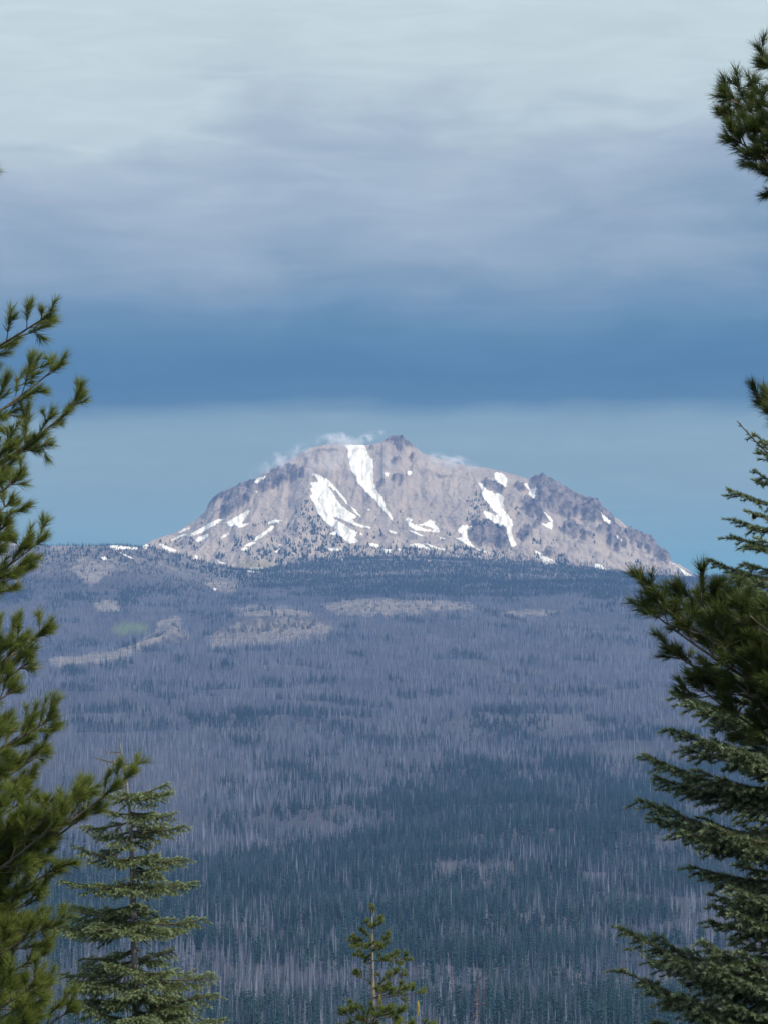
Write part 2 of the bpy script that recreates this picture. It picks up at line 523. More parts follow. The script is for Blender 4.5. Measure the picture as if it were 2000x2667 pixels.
ROCKS = [
    P(C1, 500,820,560,710,620,660,700,635,800,575,900,530,1000,580,1040,600,960,650,920,720,880,770,720,870,630,830,720,740,700,690,600,740),
    P(C1, 1030,600,1040,530,1130,460,1300,400,1370,420,1480,440,1400,480,1300,530,1170,600,1090,650,1050,640),
    P(C2, 800,140,920,95,1000,95,1040,150,1170,240,1060,200,950,160,870,150), P(C2, 890,190,940,170,1020,250,960,225), P(C2, 660,200,710,180,740,220,690,240),
    P(C2, 1045,290,1080,275,1110,310,1060,330), P(C2, 880,320,960,320,990,380,920,370), P(C2, 890,500,930,450,960,490,1000,490,1020,520,980,570,920,540), P(C2, 770,530,800,510,835,580,800,590),
    P(C3, 400,420,430,385,530,390,620,440,720,490,640,540,500,510,430,480),
    P(C3, 200,1080,240,980,330,940,500,950,640,1000,720,1080,750,1200,700,1270,560,1280,400,1260,260,1190),
    P(C3, 890,1100,950,1010,1050,1030,1080,1100,1030,1180,940,1210,890,1160),
    P(C3, 1010,360,1100,290,1210,275,1300,350,1450,420,1659,560,1659,900,1550,900,1450,850,1350,830,1280,750,1180,690,1130,600,1130,450),
    P(C3, 950,620,1030,640,1150,700,1260,860,1280,920,1150,900,1000,800,950,720), P(C3, 1480,950,1659,950,1659,1180,1560,1130,1480,1080),
    P(C3, 1230,1310,1340,1320,1360,1400,1260,1390), P(C3, 1090,940,1180,960,1200,1020,1100,1000), P(C3, 820,420,950,430,990,540,860,500),
    P(C4, 0,170,100,225,200,285,330,335,440,335,560,480,650,560,640,700,560,640,480,620,320,570,180,500,60,480,0,330),
    P(C4, 600,660,680,650,800,830,790,960,680,950,600,880,540,780,430,740,500,680),
    P(C4, 760,720,900,750,980,800,1110,850,1310,1030,1310,1090,1220,1060,1080,980,960,900,840,830), P(C4, 70,700,240,680,400,830,300,790,150,800),
]
SHRUBS = [  # (area, trees per square photograph pixel)
    (P(C1, 1380,760,1470,700,1540,760,1590,900,1659,960,1659,1300,1300,1250,1000,1220,1100,1080,1250,1030,1320,900), 0.022),
    (P(C1, 780,1170,800,1080,980,1040,980,1090,880,1140,740,1200), 0.05), (P(C1, 850,1220,1100,1180,1150,1250,1000,1262,870,1262), 0.05),
    (P(C1, 120,1130,400,1060,500,1110,420,1200,230,1170), 0.022), (P(C1, 560,1250,700,1200,760,1240,620,1290), 0.05),
    (P(C1, 700,1250,1300,1170,1659,1180,1659,1350,1180,1380,1100,1290,800,1270), 0.03), (P(C1, 940,950,1080,930,1080,965,950,968), 0.05),
    (P(C2, 0,720,80,700,160,790,220,880,300,970,300,1040,400,1070,440,1130,0,1150), 0.024), (P(C2, 320,1060,400,1060,450,1120,340,1130), 0.06),
    (P(C2, 640,1040,780,1010,900,1040,800,1070,680,1090), 0.04), (P(C2, 0,1150,400,1140,900,1150,1300,1190,1659,1160,1659,1300,0,1300), 0.035),
    (P(C2, 1360,1035,1450,1040,1450,1062,1370,1055), 0.04),
    (P(C3, 170,600,260,510,380,590,500,720,560,840,440,760,370,840,340,940,200,950,170,800), 0.045), (P(C3, 520,950,620,960,700,1010,560,1030), 0.06),
    (P(C3, 240,960,420,900,500,940,420,980,260,1000), 0.06), (P(C3, 830,720,890,720,910,860,870,870), 0.05), (P(C3, 930,900,990,960,1030,1010,940,1010), 0.05),
    (P(C3, 1060,1180,1150,1130,1210,1260,1090,1250), 0.05), (P(C3, 1280,1120,1400,1240,1370,1290,1300,1200), 0.05), (P(C3, 1080,1350,1150,1380,1170,1450,1100,1430), 0.05),
    (P(C3, 1380,1320,1480,1340,1540,1480,1400,1480), 0.05), (P(C3, 0,1260,250,1270,500,1350,640,1350,800,1410,640,1420,0,1380), 0.04), (P(C3, 740,1260,820,1300,800,1350,740,1320), 0.03),
    (P(C4, 870,1060,930,1080,1030,1170,960,1210,890,1170), 0.06), (P(C4, 1090,1130,1200,1170,1400,1230,1560,1255,1560,1290,1100,1240), 0.03), (P(C4, 0,1000,100,1080,120,1140,0,1140), 0.05),
    (P(C2, 1380,640,1440,650,1420,730,1390,720), 0.06), (P(C4, 900,930,960,960,950,1010,910,980), 0.05),
    (P(C5, 160,130,420,125,600,150,850,120,1000,190,1240,270,1400,310,1300,340,900,260,500,230,160,230), 0.02),
]
BARE = [P(C0, 835,1575,900,1560,1000,1556,1060,1564,1130,1560,1230,1572,1250,1588,1120,1592,1040,1604,930,1606,870,1596), P(C0, 520,1660,600,1636,700,1628,830,1622,880,1640,860,1665,700,1680,560,1690),
        P(C0, 590,1592,650,1575,740,1578,800,1590,820,1605,600,1605), P(C0, 240,1715,330,1690,400,1640,420,1612,480,1605,470,1640,420,1670,350,1705,250,1730),
        P(C0, 130,1712,330,1690,360,1700,200,1735,130,1735), P(C0, 180,1470,200,1455,300,1460,330,1480,280,1500,240,1530,200,1500), P(C0, 530,1505,640,1520,600,1545,540,1530),
        P(C0, 30,1500,62,1498,58,1530,35,1530), P(C0, 1290,1596,1420,1586,1480,1594,1400,1608,1300,1606), P(C0, 240,1565,300,1560,320,1590,260,1600),
        P(C0, 130,1400,200,1405,180,1440,130,1440), P(C1, 740,1320,900,1275,1060,1285,1160,1330,1100,1372,880,1372), P(C1, 60,1130,250,1200,480,1290,700,1330,640,1340,400,1280,200,1220)]
MEADOW = [P(C0, 285,1642,330,1620,390,1628,385,1646,310,1657)]
ALPMEAD = [P(C1, 740,1330,900,1280,1060,1290,1160,1335,1100,1375,880,1378)]
K_ROCK, K_BARE = mask_of(ROCKS, 2), mask_of(BARE, 3)
K_MEAD, K_ALP = mask_of(MEADOW, 3), mask_of(ALPMEAD, 3)

# ------------------------------------------------------------------ terrain: one height function of a = x / y and d = y
SKY = np.array([(-900,1500),(0,1500),(300,1470),(400,1405),(454,1387),(508,1354),(536,1330),(552,1304),(568,1289),(587,1284),(606,1270),(639,1256),(660,1247),(687,1229),(720,1213),(753,1194),(785,1176),(807,1164),(834,1157),
                (872,1153),(899,1155),(948,1157),(992,1149),(1008,1141),(1030,1136),(1048,1136),(1059,1148),(1076,1159),(1097,1175),(1138,1190),(1187,1204),(1238,1212),(1276,1217),(1315,1227),(1354,1238),(1373,1244),(1392,1236),(1411,1233),
                (1427,1246),(1450,1256),(1472,1270),(1495,1283),(1524,1294),(1546,1295),(1559,1307),(1575,1327),(1595,1344),(1611,1352),(1628,1368),(1651,1385),(1669,1398),(1695,1410),(1718,1432),(1740,1448),(1744,1461),(1762,1469),(1785,1485),(1801,1499),(1850,1512),(1900,1525),(2000,1540),(2900,1560)], float)
TX = np.array([-700, 0, 200, 400, 600, 800, 1000, 1400, 1800, 2000, 2700.0])
TAB = [
    (1400, 2890, 2890, 2890, 2890, 2890, 2890, 2890, 2890, 2890, 2890, 2890),
    (2000, 2700, 2700, 2700, 2700, 2700, 2695, 2690, 2700, 2700, 2700, 2700),
    (3000, 2440, 2440, 2445, 2450, 2440, 2440, 2430, 2440, 2440, 2440, 2440),
    (4000, 2230, 2230, 2240, 2245, 2235, 2225, 2220, 2230, 2230, 2225, 2230),
    (5000, 2060, 2060, 2065, 2070, 2065, 2055, 2050, 2055, 2060, 2060, 2060),
    (6000, 1900, 1900, 1905, 1905, 1900, 1895, 1895, 1900, 1905, 1900, 1900),
    (7000, 1790, 1785, 1780, 1770, 1765, 1760, 1760, 1765, 1770, 1770, 1770),
    (7600, 1740, 1725, 1722, 1712, 1700, 1690, 1685, 1690, 1695, 1695, 1690),
    (8000, 1715, 1702, 1700, 1672, 1680, 1662, 1640, 1650, 1660, 1660, 1650),
    (8300, 1700, 1685, 1685, 1665, 1635, 1630, 1615, 1625, 1630, 1630, 1620),
    (8800, 1620, 1625, 1625, 1610, 1595, 1585, 1570, 1578, 1578, 1575, 1570),
    (9400, 1530, 1535, 1535, 1545, 1550, 1540, 1527, 1532, 1535, 1520, 1520),
    (9950, 1420, 1412, 1412, 1412, 1488, 1492, 1476, 1490, 1509, 1482, 1470),
    (10300, 1450, 1450, 1450, 1450, 1495, 1472, 1453, 1472, 1512, 1510, 1500),
    (10600, 1480, 1480, 1475, 1462, 1490, 1460, 1442, 1460, 1512, 1530, 1520)]
TD = np.array([r[0] for r in TAB], float)
TY = np.array([r[1:] for r in TAB], float)
NEAR_D = np.array([0, 15, 40, 200, 600, 1000, 1400.0])
NEAR_Z = np.array([-1.7, -4.0, -9.0, -32, -75, -98, z_at(2890, 1400)])
D_BASE = 10450.0


def base_py(px, d):
    """screen row of the hillside, smoothly interpolated over the control table"""
    out = 0.0
    for k, w in ((-1.5, .12), (-.75, .22), (0, .32), (.75, .22), (1.5, .12)):
        for kx, wx in ((-90, .25), (0, .5), (90, .25)):
            dd = np.clip(d + k * 90, TD[0], TD[-1]); xx = np.clip(px + kx, TX[0], TX[-1])
            i = np.clip(np.searchsorted(TD, dd, side='right') - 1, 0, len(TD) - 2)
            j = np.clip(np.searchsorted(TX, xx, side='right') - 1, 0, len(TX) - 2)
            fd = (dd - TD[i]) / (TD[i + 1] - TD[i]); fx = (xx - TX[j]) / (TX[j + 1] - TX[j])
            v = (TY[i, j] * (1 - fx) + TY[i, j + 1] * fx) * (1 - fd) + (TY[i + 1, j] * (1 - fx) + TY[i + 1, j + 1] * fx) * fd
            out = out + w * wx * v
    return out


def height(a, d):
    px = 1000 + F * a * 0.9925
    x = a * d
    near = np.interp(d, NEAR_D, NEAR_Z)
    dd = np.clip(d, 1400, 10600)
    z = z_at(base_py(px, dd), d)
    z = np.where(d < 1400, near, z)
    wn_ = smooth((d - 1500) / 1500) * (1 - 0.75 * smooth((d - 9600) / 500))
    z = z + wn_ * (1 - 0.55 * smooth((d - 7300) / 400)) * (20 * fbm(x / 420, d / 300, 3, 3) + 26 * fbm(x / 1100, d / 700, 2, 4) + 4.0 * fbm(x / 120, d / 120, 3, 5))
    # the two small mesas and the rock bench: a cliff step with a gently falling back
    def step(d0, h, back, x0, x1, soft, wob):
        win = np.sin(np.clip((px - x0) / (x1 - x0), 0, 1) * math.pi) ** 0.8
        e = d0 + 60 * (1 - win) + wob * fbm(x / 45, d * 0 + d0 / 50, 3, 9)
        rise = 0.45 * smooth((d - e + 90) / 110) + 0.55 * smooth((d - e) / 34.0)
        return h * win * rise * (1 - smooth((d - e - 40) / back))
    z = z + smooth((d - 7800) / 100) * (1 - smooth((d - 9200) / 300)) * 4.0 * fbm(x / 18, d / 22, 4, 15, 0.6, ridged=True)
    z = z + step(8190, 36, 520, 545, 870, 60, 34)
    z = z + step(7960, 34, 420, 375, 520, 45, 24)
    z = z + step(8560, 12, 400, 790, 1330, 80, 60)
    spur = np.exp(-((px - (480 - (8000 - d) * 0.55)) / 34) ** 2) * smooth((d - 7560) / 300) * (1 - smooth((d - 7960) / 40))
    z = z + 20 * spur
    # the mountain
    sky_y = np.interp(px, SKY[:, 0], SKY[:, 1])
    jag = np.interp(px, [530, 550, 640, 680, 980, 1000, 1085, 1100, 1370, 1390, 1500, 1560, 1740, 1760], [0, 1, 1, 0, 0, 1, 1, 0, 0, 1, 1, .5, .6, 0])
    sky_y = sky_y - jag * (5.5 * fbm(px / 13, px * 0 + 0.5, 3, 151, 0.7) + 1.0)
    c = (px - 1060) / 800.0
    dr = D_BASE + 150 + 1350 * np.sqrt(np.clip(1 - c * c, 0.02, 1))
    zb = z_at(base_py(px, np.full_like(d, D_BASE)), D_BASE)
    zr = z_at(sky_y, dr)
    t = (d - D_BASE) / (dr - D_BASE)
    tf = np.clip(t, 0, 1)
    apron = 0.22 * tf + 0.78 * tf ** 1.45
    zm = zb + (zr - zb) * apron
    back = np.clip(t - 1, 0, 3)
    zm = zm - np.clip(zr - 500, 60, 2000) * (1 - 1 / (1 + back ** 1.5)) * 1.15
    zm = zm - 8 * smooth((t - 0.985) / 0.03)
    face = smooth(tf / 0.15) * smooth((1 - t) / 0.10)
    vx, vd = x - 60, d
    warp = 40 * fbm(x / 260, d / 260, 3, 21)
    gully = fbm((x + warp) / 150, (d + warp) / 900, 4, 23, 0.55, ridged=True)
    lump = fbm(x / 300, d / 300, 4, 27)
    zm = zm + face * (30 * (gully - 0.4) + 16 * lump + 9 * (fbm((x + warp * .5) / 52, (d + warp) / 420, 3, 25, 0.5, ridged=True) - 0.4))
    pym = 1333.5 - F * (zm * CT - d * ST) / (d * CT + zm * ST)
    wpx = 6 * fbm(x / 60, d / 60, 3, 31); wpy = 6 * fbm(x / 60, d / 60, 3, 33)
    rock = sample(K_ROCK, px + wpx, pym + wpy)
    rock = smooth((rock + 0.55 * fbm(x / 38, d / 60, 4, 37, 0.6) - 0.30) / 0.30) * smooth(rock / 0.2)
    crag = smooth((fbm(x / 30 + 9, d / 90, 4, 39, 0.6) - 0.26) / 0.12) * smooth((t - 0.25) / 0.2) * smooth(fbm(x / 260, d / 260, 2, 40) * 3 + 0.3)
    rock = np.maximum(rock, 0.4 * crag)
    rough = fbm(x / 55, d / 70, 4, 41, 0.6, ridged=True)
    zm = zm + rock * (1 - smooth((t - 1.0) / 0.05)) * (6 + 26 * (rough - 0.2)) * np.where(t > 0.94, 0.45, 1.0)
    zm = zm + 2.2 * fbm(x / 24, d / 24, 3, 47) * smooth(tf / 0.1)
    hm = smooth((px - 270) / 90) * smooth((1860 - px) / 50)
    on = smooth((d - D_BASE) / 60)
    zmm = np.where(t > 0, np.maximum(zm, z) if False else zm, z)
    z2 = z * (1 - on) + zmm * on
    # away from the mountain the ground simply falls off behind the ridges
    fall = z - 0.10 * np.clip(d - 10500, 0, None)
    zout = np.where(d > 10500, fall, z)
    return zout * (1 - hm) + z2 * hm, rock * hm * on


def axis_a():
    fine = np.linspace(-0.135, 0.135, 801)
    side = 0.135 + np.cumsum(0.0006 * 1.09 ** np.arange(1, 62))
    side = side[side < 1.6]
    return np.concatenate([-side[::-1], fine, side])


def grid_faces(nr, nc):
    i = np.arange(nr - 1)[:, None] * nc + np.arange(nc - 1)[None, :]
    return np.stack([i, i + 1, i + 1 + nc, i + nc], -1).reshape(-1, 4)


def build_sheet(name, A, D, mat):
    aa, dd = np.meshgrid(A, D)
    z, rock = height(aa, dd)
    x, y = aa * dd, dd
    px, py = project(x, y, z)
    w = 5 * fbm(x / 50, y / 50, 3, 61)
    bare = sample(K_BARE, px + w, py + w)
    bare = smooth((bare + 0.9 * fbm(x / 34, y / 55, 4, 63, 0.6) - 0.44) / 0.26) * smooth(bare / 0.2)
    bare = np.maximum(bare, 0.75 * smooth((dd - 9450) / 350) * smooth((fbm(x / 45, y / 45, 4, 65) + 0.35) / 0.4))
    mead = 0.6 * sample(K_MEAD, px, py) if name == 'hillside' else sample(K_ALP, px + w, py + w)
    gz = np.gradient(z, axis=0) / np.gradient(dd, axis=0)
    cliff = 0.8 * smooth((gz - 0.36 + 0.5 * fbm(x / 14, y / 30, 3, 67)) / 0.3) * smooth((dd - 7700) / 100) * (1 - smooth((dd - 9300) / 200))
    v = np.stack([x, y, z], -1).reshape(-1, 3)
    o = mesh_obj(name, v, grid_faces(len(D), len(A)), mat, smooth_shade=True,
                 attrs={'rock': rock, 'bare': bare, 'meadow': mead, 'cliff': cliff})
    return o, (A, D, z)


A_ALL = axis_a()
A_HILL = A_ALL[np.abs(A_ALL) > 0.135]
A_HILL = np.concatenate([A_HILL[A_HILL < 0], np.concatenate([np.linspace(-0.135, -0.079, 80), np.arange(-0.0785, 0.036, 0.00030), np.linspace(0.0365, 0.135, 130)]), A_HILL[A_HILL > 0]])
D_HILL = np.concatenate([np.array([30, 60, 110, 180, 280, 420, 600, 800, 1000, 1200]), np.arange(1400, 7500, 28), np.arange(7500, 7900, 16),
                         np.arange(7900, 8750, 7), np.arange(8750, D_BASE, 22), [D_BASE]]).astype(float)
D_MOUNT = np.concatenate([np.arange(D_BASE, 12250, 6.9), np.arange(12260, 13200, 60), np.arange(13300, 16000, 300)]).astype(float)
hill, G_HILL = build_sheet('hillside', A_HILL, D_HILL, M_GROUND)
mount, G_MOUNT = build_sheet('mountain', A_ALL[np.abs(A_ALL) < 0.42], D_MOUNT, M_MOUNT)
tag(hill, 'long wooded slope rising to the foot of the mountain', kind='structure')
tag(mount, 'broad grey volcanic mountain with snow patches under the cloud', kind='structure')


def ground_sheet():
    r = np.concatenate([[0.0], np.geomspace(1.5, 15000, 60)])
    th = np.linspace(0, 2 * math.pi, 97)[:-1]
    rr, tt = np.meshgrid(r, th, indexing='ij')
    x, y = rr * np.cos(tt), rr * np.sin(tt)
    z = np.interp(rr, NEAR_D, NEAR_Z) + 0.25 * fbm(x / 3, y / 3, 3, 71) * smooth(rr / 4)
    ahead = smooth((y - 20) / 20) * smooth((1.75 * y - np.abs(x)) / 30)
    z = z - 2.5 * ahead - np.where(y > 0, 0.0, 0.0) - np.clip(rr - 1400, 0, None) * 0.02 * ahead
    nr, nc = r.size, th.size
    i = np.arange(nr - 1)[:, None] * nc; j = np.arange(nc)[None, :]
    f = np.stack([i + j, i + nc + j, i + nc + (j + 1) % nc, i + (j + 1) % nc], -1).reshape(-1, 4)
    return mesh_obj('ground', np.stack([x, y, z], -1).reshape(-1, 3), f, M_GROUND, smooth_shade=True)


tag(ground_sheet(), 'forest floor falling away below the viewpoint', kind='structure')


def sample_grid(G, a, d):
    A, D, z = G
    i = np.clip(np.searchsorted(D, d, side='right') - 1, 0, len(D) - 2)
    j = np.clip(np.searchsorted(A, a, side='right') - 1, 0, len(A) - 2)
    fd = (d - D[i]) / (D[i + 1] - D[i]); fa = (a - A[j]) / (A[j + 1] - A[j])
    return ((z[i, j] * (1 - fa) + z[i, j + 1] * fa) * (1 - fd) + (z[i + 1, j] * (1 - fa) + z[i + 1, j + 1] * fa) * fd)


D_RAY = np.concatenate([np.arange(9000, D_BASE, 14), np.arange(D_BASE, 12300, 5.5)])


def hit(px, py):
    """where the sight line through a photograph pixel first meets the far terrain"""
    n = len(px); dist = np.full(n, np.nan)
    v = (1333.5 - py) / F
    a = (px - 1000) / F / (CT - v * ST)
    tz = (ST + v * CT) / (CT - v * ST)
    prev = None
    for d in D_RAY:
        dv = np.full(n, d)
        z = sample_grid(G_HILL if d < D_BASE else G_MOUNT, a, dv)
        gap = z - tz * d
        if prev is not None:
            new = np.isnan(dist) & (gap >= 0)
            fr = np.clip(-prev / np.where(gap - prev == 0, 1, gap - prev), 0, 1)
            dist = np.where(new, d0 + fr * (d - d0), dist)
        prev, d0 = gap, d
    return a, dist


def snow_patch(poly, label, idx):
    pad = 3
    st = 1.25
    xs = np.arange(poly[:, 0].min() - pad, poly[:, 0].max() + pad, st)
    ys = np.arange(poly[:, 1].min() - pad, poly[:, 1].max() + pad, st)
    X, Y = np.meshgrid(xs, ys)
    wob = 3.2
    wx = wob * fbm(X / 6, Y / 6, 3, 80 + idx); wy = wob * fbm(X / 6, Y / 6, 3, 180 + idx)
    a, d = hit(X.ravel(), Y.ravel())
    ok = ~np.isnan(d)
    dz = np.where(ok, d, 11000)
    z = np.where(dz < D_BASE, sample_grid(G_HILL, a, dz), sample_grid(G_MOUNT, a, dz))
    dep = 1.6
    v = np.stack([a * dz, dz - 1.2, z + dep], -1)
    f = grid_faces(len(ys), len(xs))
    cx = (X + wx)[:-1, :-1].ravel() + st / 2; cy = (Y + wy)[:-1, :-1].ravel() + st / 2
    keep = inside(poly, cx, cy) & ok[f].all(1)
    dd = dz[f]; keep &= (dd.max(1) - dd.min(1)) < 90
    f = f[keep]
    if len(f) < 2:
        return
    # a skirt round the rim gives the sheet its thickness
    e = np.concatenate([f[:, [0, 1]], f[:, [1, 2]], f[:, [2, 3]], f[:, [3, 0]]])
    key = np.sort(e, 1); key = key[:, 0].astype(np.int64) * (len(v) + 1) + key[:, 1]
    _, inv, cnt = np.unique(key, return_inverse=True, return_counts=True)
    rim = e[cnt[inv] == 1]
    n0 = len(v)
    v2 = np.concatenate([v, v - np.array((0, -3.0, 4.0))])
    f = np.concatenate([f, np.stack([rim[:, 1], rim[:, 0], rim[:, 0] + n0, rim[:, 1] + n0], -1)])
    used, inv = np.unique(f, return_inverse=True)
    par = mount if np.nanmean(d) > D_BASE else hill
    o = mesh_obj('snow_patch', v2[used], inv.reshape(f.shape), M_SNOW, par, True)
    if label:
        o['label'] = label


for i, sp in enumerate(SNOW):
    snow_patch(sp[0], sp[1], i)

def crag_rocks():
    """the broken rock columns of the two knolls and the bench, each block its own piece of the slope"""
    r = np.random.default_rng(77)
    protos = []
    for k in range(6):
        n = 7
        rows = []
        ang = np.sort(r.uniform(0, 6.283, n))
        for zz, sc in ((-0.6, 1.15), (0.2, 1.05), (0.62, 0.9), (0.92, 0.6)):
            jit = r.uniform(0.75, 1.2, n) * sc
            rows.append(np.stack([np.cos(ang) * jit, np.sin(ang) * jit, np.full(n, zz) + r.normal(0, 0.07, n)], -1))
        v = np.concatenate(rows + [np.array([[0.0, 0.0, 1.0]])])
        f = []
        for a in range(3):
            for b in range(n):
                p, q = a * n + b, a * n + (b + 1) % n
                f += [(p, q, q + n), (p, q + n, p + n)]
        f += [(3 * n + b, 3 * n + (b + 1) % n, 4 * n) for b in range(n)]
        o = mesh_obj('rock', v, np.array(f), M_ROCK)
        protos.append(o.data); bpy.data.objects.remove(o)
    spots = []
    for px in r.uniform(585, 835, 46): spots.append((px, 8178 + 40 * ((px - 705) / 130) ** 2 + r.normal(0, 14), r.uniform(3.0, 6.5), r.uniform(7, 17)))
    for px in r.uniform(405, 492, 14): spots.append((px, 7955 + r.normal(0, 14), r.uniform(3.0, 6.0), r.uniform(6, 15)))
    for px in r.uniform(830, 1290, 50): spots.append((px, 8560 + r.normal(0, 55), r.uniform(2.5, 6.0), r.uniform(3, 8)))
    for px in r.uniform(560, 860, 26): spots.append((px, 8090 + r.normal(0, 40), r.uniform(1.6, 3.5), r.uniform(1.5, 4)))
    for px in r.uniform(190, 330, 22): spots.append((px, 9800 + r.normal(0, 90), r.uniform(3, 7), r.uniform(4, 9)))
    for px, d, w, h in spots:
        a = (px - 1000) / F / 0.9925
        z = float(sample_grid(G_HILL, np.array([a]), np.array([d]))[0])
        o = bpy.data.objects.new('rock', protos[int(r.integers(6))])
        o.location = (a * d, d, z); o.scale = (w, w, h); o.rotation_euler = (r.normal(0, .12), r.normal(0, .12), r.uniform(0, 6.28))
        COL.objects.link(o); o.parent = hill


crag_rocks()

# the far pink peak that shows past the pine on the left
def far_peak():
    nx, ny = 60, 30
    xs = np.linspace(-420, 90, nx); ys = np.linspace(0, 1, ny)
    X, T = np.meshgrid(xs, ys)
    crest = 1400 + np.abs(X - 8) * 0.42 - 5 * np.abs(fbm(X / 16, X * 0, 3, 91))
    D = 13200 + 700 * T
    py = 1560 + (crest - 1560) * np.sin(T * math.pi / 2)
    z = z_at(py, D) + 8 * fbm(X / 20, T * 5, 3, 93, ridged=True) * (1 - T)
    x = (X - 1000) / F * D / 0.9925
    front = np.stack([x, D, z], -1)
    back = front[::-1].copy(); back[:, :, 1] = 2 * 13900 - back[:, :, 1] + 5
    v = np.concatenate([front, back[1:]]).reshape(-1, 3)
    n = v.shape[0] // nx
    a = np.zeros(v.shape[0])
    o = mesh_obj('hill', v, grid_faces(n, nx), M_MOUNT, smooth_shade=True, attrs={'rock': a + 0.15, 'meadow': a})
    tag(o, 'small distant pinkish peak beyond the wooded ridge', kind='structure')


far_peak()

# ------------------------------------------------------------------ far trees
def cat_mesh(parts):
    vs, fs, n = [], [], 0
    for v, f in parts:
        vs.append(v); fs.append(np.asarray(f) + n); n += len(v)
    return np.concatenate(vs), np.concatenate(fs)


def tube(pts, rad, sides=5):
    pts = np.asarray(pts, float); rad = np.asarray(rad, float)
    tg = np.gradient(pts, axis=0); tg /= np.linalg.norm(tg, axis=1)[:, None] + 1e-12
    ref = np.where(np.abs(tg[:, 2:3]) > 0.9, np.array([[1.0, 0, 0]]), np.array([[0, 0, 1.0]]))
    s = np.cross(tg, ref); s /= np.linalg.norm(s, axis=1)[:, None]
    u = np.cross(s, tg)
    th = np.arange(sides) * 2 * math.pi / sides
    ring = (s[:, None] * np.cos(th)[None, :, None] + u[:, None] * np.sin(th)[None, :, None]) * rad[:, None, None] + pts[:, None]
    n = len(pts)
    i = np.arange(n - 1)[:, None] * sides; j = np.arange(sides)[None]; k = (j + 1) % sides
    q = np.stack([i + j, i + k, i + sides + k, i + sides + j], -1).reshape(-1, 4)
    f = np.concatenate([q[:, [0, 1, 2]], q[:, [0, 2, 3]]])
    return ring.reshape(-1, 3), f


def snag_mesh(seed):
    r = np.random.default_rng(seed)
    h = 22 * r.uniform(0.8, 1.1)
    top_r = 0.05
    if seed % 3 == 0:
        h *= r.uniform(0.5, 0.75); top_r = 0.16          # broken top
    zz = np.linspace(-1.5, h, 6)
    lean = r.normal(0, 0.028, 2)
    pts = np.stack([zz * lean[0], zz * lean[1], zz], -1)
    parts = [tube(pts, np.linspace(0.36, top_r, 6) * r.uniform(0.85, 1.15), 5)]
    nb = int(r.integers(90, 220))
    zb = h * r.uniform(0.22, 0.98, nb)
    ang = r.uniform(0, 2 * math.pi, nb)
    ln = (1 - zb / h) * r.uniform(0.6, 3.0, nb) + r.uniform(0.25, 0.6, nb)
    dirs = np.stack([np.cos(ang), np.sin(ang), r.normal(-0.15, 0.25, nb)], -1)
    b = np.stack([zb * lean[0], zb * lean[1], zb], -1)
    w = np.array([0, 0, 0.055])
    v = np.stack([b + w, b - w, b + dirs * ln[:, None]], 1).reshape(-1, 3)
    parts.append((v, np.arange(nb * 3).reshape(-1, 3)))
    return cat_mesh(parts)


def conifer_mesh(seed, wide=1.0):
    r = np.random.default_rng(seed)
    h = 22.0
    parts = [tube([(0, 0, -1.5), (0, 0, h * .5), (0, 0, h)], [0.34, 0.2, 0.03], 5)]
    ntr = len(parts[0][1])
    nl = 25
    for i in range(nl):
        t = i / (nl - 1)
        z = h * (0.08 + 0.91 * t ** 0.95) + r.normal(0, 0.45) * (1 - t)
        R = wide * (2.9 * (1 - t) ** 0.8 + 0.25) * r.uniform(0.8, 1.15)
        k = int(7 - 3 * t)
        ph = r.uniform(0, 6.28)
        for j in range(k):
            a = ph + j * 2 * math.pi / k + r.normal(0, 0.2)
            L = R * r.uniform(0.45, 1.2)
            hw = L * 0.34
            d = np.array([math.cos(a), math.sin(a), 0]); s = np.array([-d[1], d[0], 0])
            z = z + r.normal(0, 0.22)
            root = np.array([0, 0, z + L * 0.28]); mid = np.array([0, 0, z]) + d * L * 0.55 + np.array([0, 0, r.normal(0, .12)])
            tip = np.array([0, 0, z - L * r.uniform(0.05, 0.34)]) + d * L
            lo = mid + np.array([0, 0, -0.35 * L])
            v = np.array([root, mid + s * hw, tip, mid - s * hw, lo])
            f = [(0, 1, 4), (1, 2, 4), (2, 3, 4), (3, 0, 4), (0, 1, 2), (0, 2, 3)]
            parts.append((v, np.array(f)))
    v, f = cat_mesh(parts)
    return v, f, ntr


def far_tree_obj(name, seed, dead, wide=1.0, mat=None):
    if dead:
        v, f = snag_mesh(seed)
        o = mesh_obj(name, v, f, M_SNAG)
    else:
        v, f, ntr = conifer_mesh(seed, wide)
        mi = np.ones(len(f), int); mi[:ntr] = 0
        o = mesh_obj(name, v, f, None, mats=[M_SNAG, mat or M_LIVE], midx=mi)
    COL.objects.unlink(o)
    return o


SNAGS = [far_tree_obj('snag_%d' % i, 100 + i, True) for i in range(10)]
LIVES = [far_tree_obj('conifer_%d' % i, 200 + i, False, (0.75, 0.9, 1.0, 1.15, 0.85)[i]) for i in range(5)]
SHRUBBY = [far_tree_obj('whitebark_%d' % i, 300 + i, False, (1.5, 1.9, 2.3)[i]) for i in range(3)]
RUSTY = far_tree_obj('rust_conifer', 401, False, 0.8, M_RUST)


